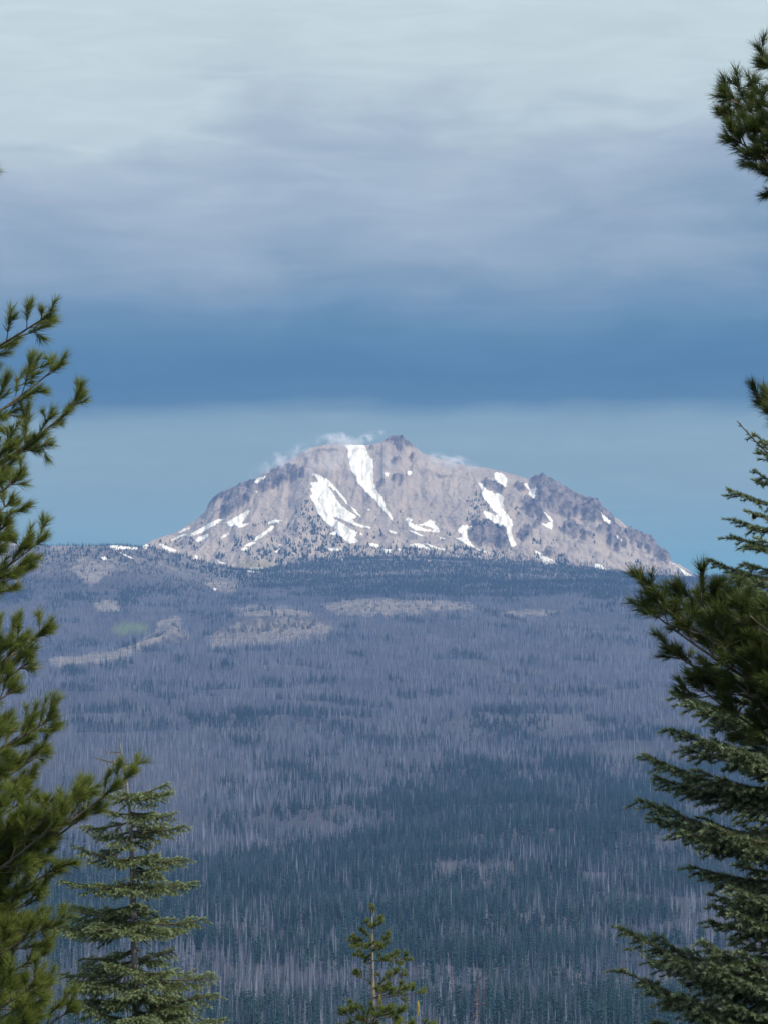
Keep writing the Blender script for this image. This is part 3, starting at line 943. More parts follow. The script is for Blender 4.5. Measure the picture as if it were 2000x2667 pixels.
def instancer(name, pts, scl, rot, idx, protos, label):
    me = bpy.data.meshes.new(name)
    me.vertices.add(len(pts)); me.vertices.foreach_set('co', np.ascontiguousarray(pts, dtype=np.float32).ravel())
    for an, av, ty in (('scl', scl, 'FLOAT'), ('rot', rot, 'FLOAT'), ('idx', idx, 'INT')):
        at_ = me.attributes.new(an, ty, 'POINT')
        at_.data.foreach_set('value', np.ascontiguousarray(av, dtype=np.int32 if ty == 'INT' else np.float32))
    me.update()
    o = bpy.data.objects.new(name, me); COL.objects.link(o)
    pc = bpy.data.collections.new(name + '_kinds')
    for p in protos:
        pc.objects.link(p)
    ng = bpy.data.node_groups.new(name, 'GeometryNodeTree')
    ng.interface.new_socket('Geometry', in_out='INPUT', socket_type='NodeSocketGeometry')
    ng.interface.new_socket('Geometry', in_out='OUTPUT', socket_type='NodeSocketGeometry')
    N, L = ng.nodes, ng.links
    gi, go = N.new('NodeGroupInput'), N.new('NodeGroupOutput')
    ci = N.new('GeometryNodeCollectionInfo')
    ci.inputs['Collection'].default_value = pc
    ci.inputs['Separate Children'].default_value = True
    ci.inputs['Reset Children'].default_value = True
    ip = N.new('GeometryNodeInstanceOnPoints')
    ip.inputs['Pick Instance'].default_value = True

    def na(n, t):
        x = N.new('GeometryNodeInputNamedAttribute'); x.data_type = t; x.inputs['Name'].default_value = n
        return x.outputs[0]
    cr = N.new('ShaderNodeCombineXYZ')
    L.new(na('rot', 'FLOAT'), cr.inputs[2])
    L.new(gi.outputs[0], ip.inputs['Points']); L.new(ci.outputs[0], ip.inputs['Instance'])
    L.new(na('idx', 'INT'), ip.inputs['Instance Index']); L.new(cr.outputs[0], ip.inputs['Rotation'])
    L.new(na('scl', 'FLOAT'), ip.inputs['Scale']); L.new(ip.outputs[0], go.inputs[0])
    md = o.modifiers.new('scatter', 'NODES'); md.node_group = ng
    tag(o, label, kind='stuff')
    return o


GX = np.array([0, 400, 800, 1200, 1600, 2000.0])
GY = np.array([1450, 1500, 1540, 1600, 1680, 1760, 1850, 1930, 2020, 2120, 2220, 2320, 2420, 2500, 2580, 2660.0])
GREEN = np.array([[.9, .9, .95, .95, .9, .6], [.6, .5, .85, .9, .6, .5], [.3, .3, .1, .1, .15, .4], [.15, .1, .05, .05, .1, .2], [.1, .1, .08, .05, .05, .1],
                  [.1, .1, .15, .1, .1, .1], [.2, .25, .5, .25, .2, .3], [.1, .1, .15, .2, .3, .5], [.1, .1, .2, .5, .7, .7], [.1, .1, .25, .75, .75, .5],
                  [.4, .5, .7, .6, .5, .6], [.6, .7, .7, .6, .5, .4], [.7, .7, .75, .6, .4, .2], [.2, .25, .4, .6, .3, .3], [.1, .15, .2, .3, .5, .5], [.7, .7, .6, .6, .7, .7]])


def bil(tab, xs, ys, x, y):
    x = np.clip(x, xs[0], xs[-1]); y = np.clip(y, ys[0], ys[-1])
    j = np.clip(np.searchsorted(xs, x, side='right') - 1, 0, len(xs) - 2); i = np.clip(np.searchsorted(ys, y, side='right') - 1, 0, len(ys) - 2)
    fx = (x - xs[j]) / (xs[j + 1] - xs[j]); fy = (y - ys[i]) / (ys[i + 1] - ys[i])
    return (tab[i, j] * (1 - fx) + tab[i, j + 1] * fx) * (1 - fy) + (tab[i + 1, j] * (1 - fx) + tab[i + 1, j + 1] * fx) * fy


def forest():
    AM = 0.14
    n = 420000
    d = np.sqrt(rng.uniform(1600.0 ** 2, 11000.0 ** 2, n)); a = rng.uniform(-AM, AM, n)
    x = a * d
    z = np.where(d < D_BASE, sample_grid(G_HILL, a, d), sample_grid(G_MOUNT, a, d))
    px, py = project(x, d, z)
    w = 14 * fbm(x / 60, d / 60, 3, 111)
    bare = sample(K_BARE, px + w * .5, py + w * .5); mead = sample(K_MEAD, px, py)
    clump = fbm(x / 170, d / 170, 4, 113)
    g = bil(GREEN, GX, GY, px + 90 * fbm(x / 200, d / 260, 3, 115), py + 30 * fbm(x / 160, d / 300, 3, 116) - 30)
    g = g - 0.02 + 0.75 * fbm((x + 0.5 * d) / 80, d / 150, 3, 117) + 0.6 * fbm((x - 0.35 * d) / 260, d / 300, 3, 118)
    live = rng.random(n) < np.clip(smooth((g - 0.18) / 0.6), 0.0, 0.86)
    dens = np.where(live, 0.80, 0.52) * (1 + 1.1 * clump)
    hi = smooth((py - 1560) / 60)
    bare = smooth((bare + 0.9 * fbm(x / 34, d / 55, 4, 63, 0.6) - 0.44) / 0.26) * smooth(bare / 0.2)
    dens = dens * (1 - bare * 0.66) * (1 - mead)
    dens = np.where((d > 9300) & ~live, dens * 0.7, dens)
    tl = np.interp(px, [-400, 250, 420, 560, 680, 800, 950, 1100, 1300, 1400, 1600, 1750, 1900], [1380, 1380, 1425, 1470, 1484, 1452, 1436, 1432, 1446, 1460, 1482, 1498, 1470])
    edge = smooth((py - tl + 14 + 34 * fbm(x / 80, d / 110, 3, 121) + 12 * fbm(x / 22, d / 40, 2, 122)) / 24)
    dens = dens * np.where(d > 9500, edge, 1.0) * np.where(d > 9300, smooth((clump + 0.55 + 0.35 * fbm(x / 40, d / 40, 3, 119)) / 0.5), 1.0)
    ridge = smooth((700 - px) / 120) * smooth((d - 9350) / 250)
    dens = dens * (1 - 0.62 * ridge)
    keep = rng.random(n) < dens
    x, d, z, px, py, live = (q[keep] for q in (x, d, z, px, py, live))
    m = len(x)
    sc = np.where(live, rng.uniform(0.55, 1.12, m), rng.uniform(0.4, 1.2, m)) * np.interp(d, [2000, 5000, 8000, 9500, 10500], [1.08, 1.0, 0.85, 0.62, 0.45])
    sc = sc * np.where(live & (rng.random(m) < .3), 0.6, 1.0)
    rot = rng.uniform(0, 6.283, m)
    top = project(x, d, z + 22 * sc)[1]
    size = F * 22 * sc / d
    vis = (px > 5) & (px < 1995) & (top < 2640)
    pts = np.stack([x, d, z], -1)
    solo_all = np.zeros(m, bool)
    for is_live, name, lab, cat, grp, protos in (
            (True, 'conifer_tree', 'dark green conifer in the front rows of the wooded slope below', 'tree', 'green conifers in the front rows of the slope', LIVES),
            (False, 'snag', 'bare grey fire-killed tree in the front rows of the wooded slope', 'dead tree', 'fire-killed trees in the front rows of the slope', SNAGS)):
        cand = np.where(vis & (live == is_live))[0]
        cand = cand[np.argsort(-(np.minimum(2667, project(x[cand], d[cand], z[cand])[1]) - top[cand]))][:300]
        solo_all[cand] = True
        for q, i in enumerate(cand):
            rust = is_live and (abs(px[i] - 1205) < 60 and rng.random() < 0.35)
            src = RUSTY if rust else protos[int(rng.integers(len(protos)))]
            o = bpy.data.objects.new(name, src.data)
            o.location = pts[i]; o.rotation_euler = (0, 0, rot[i]); s = float(sc[i]); o.scale = (s, s, s)
            COL.objects.link(o)
            if rust:
                tag(o, 'rust brown dying conifer among the green front rows of the slope', cat, 'rust brown conifers in the front rows of the slope')
            else:
                tag(o, lab, cat, grp)
    rest = ~solo_all
    li, de = rest & live, rest & ~live
    instancer('living_forest', pts[li], sc[li], rot[li], rng.integers(0, len(LIVES), li.sum()), LIVES, 'dark green conifer forest covering the far slope in bands')
    instancer('burnt_forest', pts[de], sc[de], rot[de], rng.integers(0, len(SNAGS), de.sum()), SNAGS, 'grey burnt forest of bare standing trunks covering the far slope')
    # stunted trees on the mountain itself
    X, Y = [], []
    for poly, den in SHRUBS:
        lo, hi_ = poly.min(0), poly.max(0)
        k = int((hi_ - lo).prod() * den * 1.1)
        qx = rng.uniform(lo[0], hi_[0], k); qy = rng.uniform(lo[1], hi_[1], k)
        ins = inside(poly, qx + rng.normal(0, 4, k), qy + rng.normal(0, 4, k)) & (fbm(qx / 16, qy / 16, 3, 131) + rng.normal(0, .12, k) > 0.0)
        X.append(qx[ins]); Y.append(qy[ins])
    k = 120                                                      # a few loners
    X.append(rng.uniform(480, 1700, k)); Y.append(rng.uniform(1330, 1480, k))
    X, Y = np.concatenate(X), np.concatenate(Y)
    clear = np.ones(len(X), bool)
    for sp in SNOW:
        clear &= ~inside(sp[0], X, Y)
    X, Y = X[clear], Y[clear]
    aa, dd = hit(X, Y)
    ok = ~np.isnan(dd)
    aa, dd, Y = aa[ok], dd[ok], Y[ok]
    zz = np.where(dd < D_BASE, sample_grid(G_HILL, aa, dd), sample_grid(G_MOUNT, aa, dd))
    n3 = len(aa)
    instancer('alpine_trees', np.stack([aa * dd, dd, zz - 0.5], -1), rng.uniform(0.22, 0.70, n3) * np.interp(Y, [1250, 1480], [0.75, 1.1]), rng.uniform(0, 6.28, n3),
              rng.integers(0, 3, n3), SHRUBBY, 'dark stunted pines scattered over the lower mountain')
    print('forest', m, li.sum(), de.sum(), 'alpine', n3)


forest()

# ------------------------------------------------------------------ near trees
UP = np.array([0, 0, 1.0])


def unit(v):
    v = np.asarray(v, float)
    return v / (np.linalg.norm(v, axis=-1, keepdims=True) + 1e-12)


def bez(p0, p1, p2, n):
    t = np.linspace(0, 1, n)[:, None]
    return (1 - t) ** 2 * p0 + 2 * t * (1 - t) * p1 + t * t * p2


def needles(shoots, r, length, width, per_m, a_tip, a_base, bare_from, up_bias=0.0, droop=0.0, tint_tip=0.35, tint0=0.36, jit=0.3):
    """one thin blade per needle bundle, set along every shoot (start, end, lit-tip weight)"""
    S = np.array([s[0] for s in shoots]); E = np.array([s[1] for s in shoots])
    W = np.array([s[2] for s in shoots])
    L = np.linalg.norm(E - S, axis=1)
    cnt = np.maximum(6, (L * per_m).astype(int))
    k = np.repeat(np.arange(len(S)), cnt)
    n = len(k)
    u = bare_from + (1 - bare_from) * r.random(n) ** 0.75
    ax = unit(E - S)[k]
    p = S[k] + (E - S)[k] * u[:, None]
    rd = r.normal(size=(n, 3)) + UP * up_bias
    rd = unit(rd - (rd * ax).sum(1, keepdims=True) * ax)
    al = a_base + (a_tip - a_base) * u + r.normal(0, 0.14, n)
    d = ax * np.cos(al)[:, None] + rd * np.sin(al)[:, None] - UP * droop
    d = unit(d)
    ln = length * r.uniform(0.75, 1.12, n)
    sd = unit(np.cross(d, r.normal(size=(n, 3)))) * (width * 0.5)
    v = np.stack([p + sd, p - sd, p + d * ln[:, None]], 1).reshape(-1, 3)
    tint = np.clip(tint0 + tint_tip * W[k] * u ** 1.6 + r.normal(0, jit * 0.4, n) + 0.12 * d[:, 2], 0, 1)  # paler tips: new growth plus painted sunlight; upward needles painted lighter too
    return v, np.arange(n * 3).reshape(-1, 3), np.repeat(tint, 3)


def pine_branch(tree, p0, p1, r, size=1.0, needle=0.075, width=0.0021, per_m=1100, dens=1.0, mat=None, arch=0.10, reach=0.62):
    """a long-needled limb: wood mesh with its needles as sub-part"""
    L = np.linalg.norm(p1 - p0)
    mid = (p0 + p1) / 2 - UP * L * arch + r.normal(0, 0.03 * L, 3)
    limb = bez(p0, mid, p1, 14)
    rad = np.linspace(0.010 + 0.008 * L, 0.003, 14) * size
    parts = [tube(limb, rad, 5)]
    shoots = []
    tg = unit(np.gradient(limb, axis=0))
    seg = L * reach
    n = max(5, int(seg / 0.050 * dens))

    def fan(p, axis, k, wide):
        for _ in range(k):
            d2 = unit(axis + r.normal(0, wide * 0.6, 3) + UP * 0.12)
            e2 = p + d2 * r.uniform(0.05, 0.09) * size
            parts.append(tube([p, (p + e2) / 2, e2], [0.003, 0.0025, 0.002], 3))
            shoots.append((p, e2, 1.0))
    for i in range(n):
        t = 1 - reach + reach * (i + r.random()) / n
        q = t * 13; j = min(int(q), 12)
        b = limb[j] + (limb[j + 1] - limb[j]) * (q - j)
        ax = tg[j]
        side = unit(np.cross(ax, UP)) * (1 if i % 2 else -1) * r.uniform(0.4, 1.1) + UP * r.normal(0.2, 0.7)
        side = unit(side - (side @ ax) * ax)
        an = r.uniform(0.55, 1.0)
        ln = (0.075 + 0.27 * (1 - t) + 0.05 * r.random()) * size * r.uniform(0.7, 1.25)
        dr = unit(ax * math.cos(an) + side * math.sin(an) + UP * 0.22)
        tip = b + dr * ln + UP * 0.04 * ln
        parts.append(tube([b, (b + tip) / 2 - UP * 0.01, tip], [0.0038, 0.003, 0.002], 3))
        shoots.append((b, tip, 1.0))
        fan(tip - dr * 0.03, dr, int(r.integers(1, 4)), 0.6)
        if ln > 0.15 * size:
            for _ in range(int(1 + 7 * ln * dens)):
                tt = r.uniform(0.35, 0.8); bb = b + (tip - b) * tt
                d2 = unit(dr * 0.75 + r.normal(0, 0.5, 3) + UP * 0.15)
                e2 = bb + d2 * r.uniform(0.06, 0.12) * size
                parts.append(tube([bb, (bb + e2) / 2, e2], [0.003, 0.0025, 0.002], 3))
                shoots.append((bb, e2, 1.0))
    fan(limb[-1] - tg[-1] * 0.05, tg[-1], 4, 0.7)
    shoots.append((limb[-2], limb[-1] + tg[-1] * 0.02, 1.0))
    v, f = cat_mesh(parts)
    o = mesh_obj('branch', v, f, M_TWIG, tree)
    nv, nf, nt = needles(shoots, r, needle * size, width, per_m, 0.42, 0.85, 0.35, 0.15, 0.04)
    mesh_obj('needles', nv, nf, mat or M_PINE, o, attrs={'tint': nt})
    return o


def fir_branch(tree, p0, p1, r, size=1.0, width=0.003, nlen=0.022, per_m=520, mat=None, sag=0.06, spread=0.34, bare=0.16, space=0.055, tilt=0.0, sublen=0.09):
    """a flat fir spray: main axis, two ranks of side shoots with their own short side shoots"""
    L = np.linalg.norm(p1 - p0)
    mid = (p0 + p1) / 2 - UP * L * sag
    limb = bez(p0, mid, p1, 12)
    parts = [tube(limb, np.linspace(0.006 + 0.011 * L, 0.003, 12) * size, 5)]
    tg = unit(np.gradient(limb, axis=0))
    shoots = [(limb[i], limb[i + 1], i / 11.0) for i in range(int(11 * bare) + 2, 11)]
    n = max(4, int(L * (1 - bare) / (space * size)))
    roll = r.normal(0, 0.12) + (-tilt if tg[5][0] > 0 else tilt)
    for i in range(n):
        t = bare + (1 - bare) * (i + 0.5 * r.random()) / n
        q = t * 11; j = min(int(q), 10)
        b = limb[j] + (limb[j + 1] - limb[j]) * (q - j)
        ax = tg[j]
        sv = unit(np.cross(ax, UP))
        sv = unit(sv + UP * roll)
        prof = min(1.0, (t - bare) / 0.16 + 0.35) * (1 - t) ** 0.75
        for s in (-1, 1):
            if r.random() < 0.10:
                continue
            ln = (spread * L * prof + 0.045 * size) * r.uniform(0.7, 1.15)
            an = r.uniform(0.75, 1.05)
            dr = unit(ax * math.cos(an) + sv * s * math.sin(an) - UP * r.uniform(0.0, 0.42))
            tip = b + dr * ln + UP * 0.06 * ln
            m = (b + tip) / 2 - UP * 0.03 * ln
            parts.append(tube([b, m, tip], [0.0045 * size, 0.0035 * size, 0.0022 * size], 3))
            shoots.append((b, m, 0.3)); shoots.append((m, tip, 1.0))
            k = int(ln / (0.05 * size))
            for w in range(k):
                tt = 0.25 + 0.65 * (w + r.random()) / max(k, 1)
                bb = b + (tip - b) * tt
                s2 = unit(np.cross(dr, UP)) * (1 if w % 2 else -1)
                d2 = unit(dr * 0.62 + s2 * 0.8 - UP * r.uniform(-0.1, 0.6))
                e2 = bb + d2 * sublen * size * r.uniform(0.6, 1.2) * (1.15 - 0.6 * tt)
                parts.append(tube([bb, (bb + e2) / 2, e2], [0.003 * size, 0.0026 * size, 0.002 * size], 3))
                shoots.append((bb, e2, 1.0))
    v, f = cat_mesh(parts)
    o = mesh_obj('branch', v, f, M_TWIG, tree)
    nv, nf, nt = needles(shoots, r, nlen * size, width, per_m, 0.65, 1.0, 0.0, 0.75, 0.0, 0.75, 0.24)
    mesh_obj('needles', nv, nf, mat or M_FIR, o, attrs={'tint': nt})
    return o


def trunk(tree, pts, rad, mat):
    v, f = tube(pts, rad, 12)
    n = fbm(v[:, 2] * 6, np.arctan2(v[:, 1], v[:, 0]) * 3, 3, 5)
    return mesh_obj('trunk', v, f, mat, tree, True)


def cone(parent, top, length, radius, mat, r, hang=True):
    """a scaly conifer cone: spindle body with overlapping scale rows"""
    parts = []
    zz = np.linspace(0, 1, 9); sgn = -1 if hang else 1
    prof = radius * np.sin(np.clip(zz * 0.94 + 0.06, 0, 1) * math.pi) ** 0.6 * (1 - 0.25 * zz)
    bend = r.normal(0, 0.05, 2)
    pts = np.stack([top[0] + bend[0] * length * zz ** 2, top[1] + bend[1] * length * zz ** 2, top[2] + sgn * length * zz], -1)
    parts.append(tube(pts, np.maximum(prof * 0.8, 0.001), 7))
    for i in range(1, 12):
        t = i / 12.0
        c = top + np.array([bend[0] * t * t, bend[1] * t * t, sgn * t]) * length
        pr = np.interp(t, zz, prof)
        for j in range(7):
            a = (j + 0.5 * (i % 2)) * 2 * math.pi / 7
            d = np.array([math.cos(a), math.sin(a), 0]); s = np.array([-d[1], d[0], 0])
            v = np.array([c + d * pr * 0.6 + s * pr * 0.45, c + d * pr * 0.6 - s * pr * 0.45, c + d * pr * 1.12 + np.array([0, 0, sgn * length * 0.07])])
            parts.append((v, np.array([(0, 1, 2)])))
    v, f = cat_mesh(parts)
    return mesh_obj('cone', v, f, mat, parent)


def ground_z(x, y):
    return float(np.interp(math.hypot(x, y), NEAR_D, NEAR_Z))


def trunk_at(px_list, dist, base_px):
    """trunk axis through photograph points, continued down to the ground"""
    pts = [at(px, py, dist) for px, py in px_list]
    b = at(base_px, 2667, dist); b[2] = ground_z(b[0], b[1]) - 0.2
    return np.array([b] + pts)


def on_axis(axis, z):
    return np.array([np.interp(z, axis[:, 2], axis[:, 0]), np.interp(z, axis[:, 2], axis[:, 1]), z])


# ---- tall pine on the left edge ------------------------------------------------
def left_pine():
    r = np.random.default_rng(11)
    D = 18.0
    ax = trunk_at([(-300, 2400), (-290, 1400), (-280, 600), (-275, 100), (-272, -150)], D, -310)
    tree = empty('pine_tree', (0, 0, 0))
    tag(tree, 'tall long-needled pine reaching in from the left edge', 'tree')
    trunk(tree, ax, [0.17, 0.13, 0.10, 0.065, 0.03, 0.008], M_BARK)
    limbs = [(-26, 432, 640), (-30, 572, 790), (150, 812, 1040), (172, 945, 1210), (232, 1030, 1340), (105, 1140, 1380),
             (70, 1240, 1470), (50, 1300, 1530), (40, 1360, 1560), (130, 1400, 1640), (85, 1460, 1660), (150, 1632, 1880), (95, 1720, 1900), (60, 1790, 1960),
             (160, 1862, 2090), (135, 1950, 2150), (60, 1990, 2190), (362, 2010, 2400), (270, 2095, 2400), (140, 2180, 2420), (60, 2170, 2400), (132, 2310, 2530),
             (70, 2380, 2560), (138, 2475, 2660), (110, 2560, 2740), (205, 2625, 2820), (90, 2650, 2850), (225, 2700, 2900), (40, 2260, 2460), (45, 2450, 2640),
             (30, 2080, 2300), (190, 2110, 2380), (20, 1900, 2120), (30, 2540, 2740), (100, 2240, 2440), (170, 2250, 2470), (60, 2130, 2330), (110, 2060, 2280), (95, 2410, 2600), (150, 2400, 2620), (60, 2590, 2780), (150, 2560, 2780), (100, 1890, 2100), (70, 1660, 1860), (20, 1430, 1640), (30, 1220, 1430), (230, 2060, 2380), (120, 2130, 2360)]
    for i, (tx, ty, by) in enumerate(limbs):
        off = r.uniform(-0.5, 0.5) if i not in (6, 19) else r.uniform(-0.1, 0.1)
        tip = at(tx - 22, ty + 8, D + off)
        zb = at(-290, by, D)[2]
        pine_branch(tree, on_axis(ax, zb), tip, r, 1.0, 0.070, 0.0027, 980, 0.85, reach=0.62)
    for i in range(16):                                         # limbs on the far and outer side of the trunk
        z = r.uniform(-2.5, 4.6)
        a = r.uniform(0.6 * math.pi, 1.5 * math.pi)
        p0 = on_axis(ax, z); ln = r.uniform(0.7, 1.25)
        pine_branch(tree, p0, p0 + np.array([math.cos(a) * ln, math.sin(a) * ln, 0.4 * ln]), r, 1.0, 0.072, 0.0034, 360, 0.6)


# ---- pine whose limbs come in from the right edge ------------------------------
def right_pine():
    r = np.random.default_rng(12)
    D = 13.5
    ax = trunk_at([(2520, 2400), (2500, 1400), (2480, 400), (2470, -300), (2465, -700)], D, 2530)
    tree = empty('pine_tree', (0, 0, 0))
    tag(tree, 'shaded dark pine whose limbs hang in from the right edge', 'tree')
    trunk(tree, ax, [0.17, 0.13, 0.10, 0.06, 0.035, 0.01], M_BARK)
    limbs = [(1975, 160, 420), (1868, 235, 560), (1935, 250, 560), (1868, 300, 600), (1885, 352, 640), (1950, 320, 620), (1935, 392, 660), (1975, 440, 700), (1972, 1045, 1280),
             (1990, 1060, 1290), (1672, 1545, 1950), (1668, 1580, 1980), (1755, 1530, 1900), (1780, 1590, 1960), (1840, 1570, 1920), (1900, 1570, 1900), (1725, 1690, 2040), (1800, 1660, 2000), (1860, 1680, 2010),
             (1790, 1775, 2080), (1930, 1620, 1950), (1940, 1690, 2000), (1880, 1760, 2060), (1950, 1780, 2050)]
    for i, (tx, ty, by) in enumerate(limbs):
        tip = at(tx + 18, ty + 6, D + r.uniform(-0.35, 0.35))
        zb = at(2500, by, D)[2]
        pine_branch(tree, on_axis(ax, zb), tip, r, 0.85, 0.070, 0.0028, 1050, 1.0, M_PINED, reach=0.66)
    for i in range(16):
        z = r.uniform(-2.5, 4.2)
        a = r.uniform(-0.5 * math.pi, 0.4 * math.pi)
        p0 = on_axis(ax, z); ln = r.uniform(0.6, 1.1)
        pine_branch(tree, p0, p0 + np.array([math.cos(a) * ln, math.sin(a) * ln, 0.35 * ln]), r, 0.9, 0.07, 0.0034, 360, 0.6)


# ---- young fir left of centre, standing free -----------------------------------
def left_fir():
    r = np.random.default_rng(13)
    D = 38.0
    ax = trunk_at([(356, 2667), (349, 2370), (341, 2135), (326, 2000), (316, 1960), (312, 1916)], D, 360)
    tree = empty('fir_tree', (0, 0, 0))
    tag(tree, 'young fir with layered pale green branches and a bare leader, left of centre', 'tree')
    trunk(tree, ax, [0.10, 0.043, 0.034, 0.019, 0.012, 0.008, 0.004], M_BARK)
    W = [  # tip, attach row, depth of the tip relative to the trunk
        (247, 1974, 1992, 0.0), (288, 1957, 1960, 0.02), (364, 1984, 1992, -0.05), (300, 1990, 1996, -0.15), (345, 1995, 2000, 0.15),
        (439, 2039, 2075, 0.0), (447, 2062, 2085, -0.15), (262, 2060, 2085, 0.0), (350, 2078, 2080, -0.32), (320, 2070, 2078, 0.35),
        (456, 2120, 2130, -0.1), (217, 2156, 2140, 0.0), (280, 2110, 2120, -0.25), (400, 2122, 2120, -0.35), (420, 2150, 2150, 0.3),
        (486, 2149, 2165, 0.0), (300, 2205, 2175, -0.42), (255, 2175, 2165, 0.2),
        (196, 2207, 2240, 0.0), (490, 2237, 2235, -0.05), (400, 2225, 2232, -0.4), (290, 2238, 2232, -0.35), (420, 2275, 2250, 0.3), (330, 2240, 2235, 0.45),
        (159, 2292, 2305, 0.0), (511, 2297, 2305, 0.0), (330, 2318, 2300, -0.55), (250, 2310, 2300, -0.3), (420, 2320, 2300, -0.35), (300, 2300, 2300, 0.4),
        (155, 2360, 2385, 0.25), (410, 2375, 2370, 0.35), (240, 2395, 2370, 0.3), (330, 2370, 2365, 0.5),
        (114, 2407, 2405, 0.0), (537, 2391, 2402, 0.0), (240, 2420, 2400, -0.5), (330, 2430, 2400, -0.6), (430, 2430, 2400, -0.45), (480, 2420, 2405, 0.25), (200, 2430, 2410, 0.2),
        (456, 2474, 2500, 0.1), (215, 2496, 2480, 0.3), (430, 2500, 2490, 0.4), (280, 2490, 2470, 0.4), (215, 2520, 2500, 0.35),
        (163, 2537, 2530, 0.0), (560, 2543, 2540, 0.0), (290, 2510, 2515, -0.6), (440, 2530, 2525, -0.5), (250, 2560, 2530, -0.25), (400, 2570, 2535, -0.65), (480, 2560, 2540, 0.3),
        (219, 2603, 2600, 0.0), (566, 2588, 2605, 0.0), (160, 2605, 2605, 0.3), (500, 2620, 2600, -0.3), (280, 2615, 2598, -0.4), (300, 2600, 2600, 0.5), (420, 2600, 2600, 0.5),
        (588, 2652, 2665, 0.0), (480, 2655, 2650, -0.45), (230, 2625, 2655, -0.4), (340, 2665, 2650, -0.7), (150, 2675, 2680, 0.0), (600, 2720, 2740, 0.0), (140, 2750, 2760, 0.0), (400, 2730, 2730, -0.6), (260, 2730, 2740, -0.5), (560, 2700, 2720, 0.3)]
    for i, (tx, ty, by, off) in enumerate(W):
        zb = at(340, by, D)[2]
        tip = at(tx, ty, D + off)
        top = ty < 2000
        fir_branch(tree, on_axis(ax, zb), tip, r, 0.8 if top else 1.0, 0.0052, 0.012 if i < 3 else 0.028, 150 if i < 3 else 720, M_FIR, 0.03 if top else 0.11, 0.08 if top else 0.46, 0.12, 0.052, 0.35, sublen=0.12)
    for i in range(28):
        z = r.uniform(at(340, 2690, D)[2], at(340, 2060, D)[2]); a = r.uniform(0, 6.283)
        ln = (0.16 + 0.30 * (at(312, 1916, D)[2] - z)) * r.uniform(0.55, 0.85)
        p0 = on_axis(ax, z)
        fir_branch(tree, p0, p0 + np.array([math.cos(a) * ln, math.sin(a) * ln, r.uniform(-0.08, 0.06)]), r, 1.0, 0.0056, 0.028, 640, M_FIR, 0.10, 0.44, 0.1, 0.055, 0.2, sublen=0.12)
    for (cx, cy) in ((298, 1992), (352, 2086), (292, 2232), (302, 2236), (360, 2084)):
        cone(tree, at(cx, cy, D - 0.12), 0.06, 0.014, M_CONE, r, False)
    z0 = at(356, 2760, D)[2]; zg = ax[0][2] + 1.2
    for i in range(34):                                         # the skirt below the picture's edge
        z = zg + (z0 - zg) * r.random(); a = r.uniform(0, 6.283); ln = 1.25 + 0.10 * (z0 - z) + r.uniform(-.15, .15)
        p0 = on_axis(ax, z)
        fir_branch(tree, p0, p0 + np.array([math.cos(a) * ln, math.sin(a) * ln, 0.05]), r, 1.2, 0.006, 0.028, 200, M_FIR, 0.08, 0.3, 0.2, 0.12)


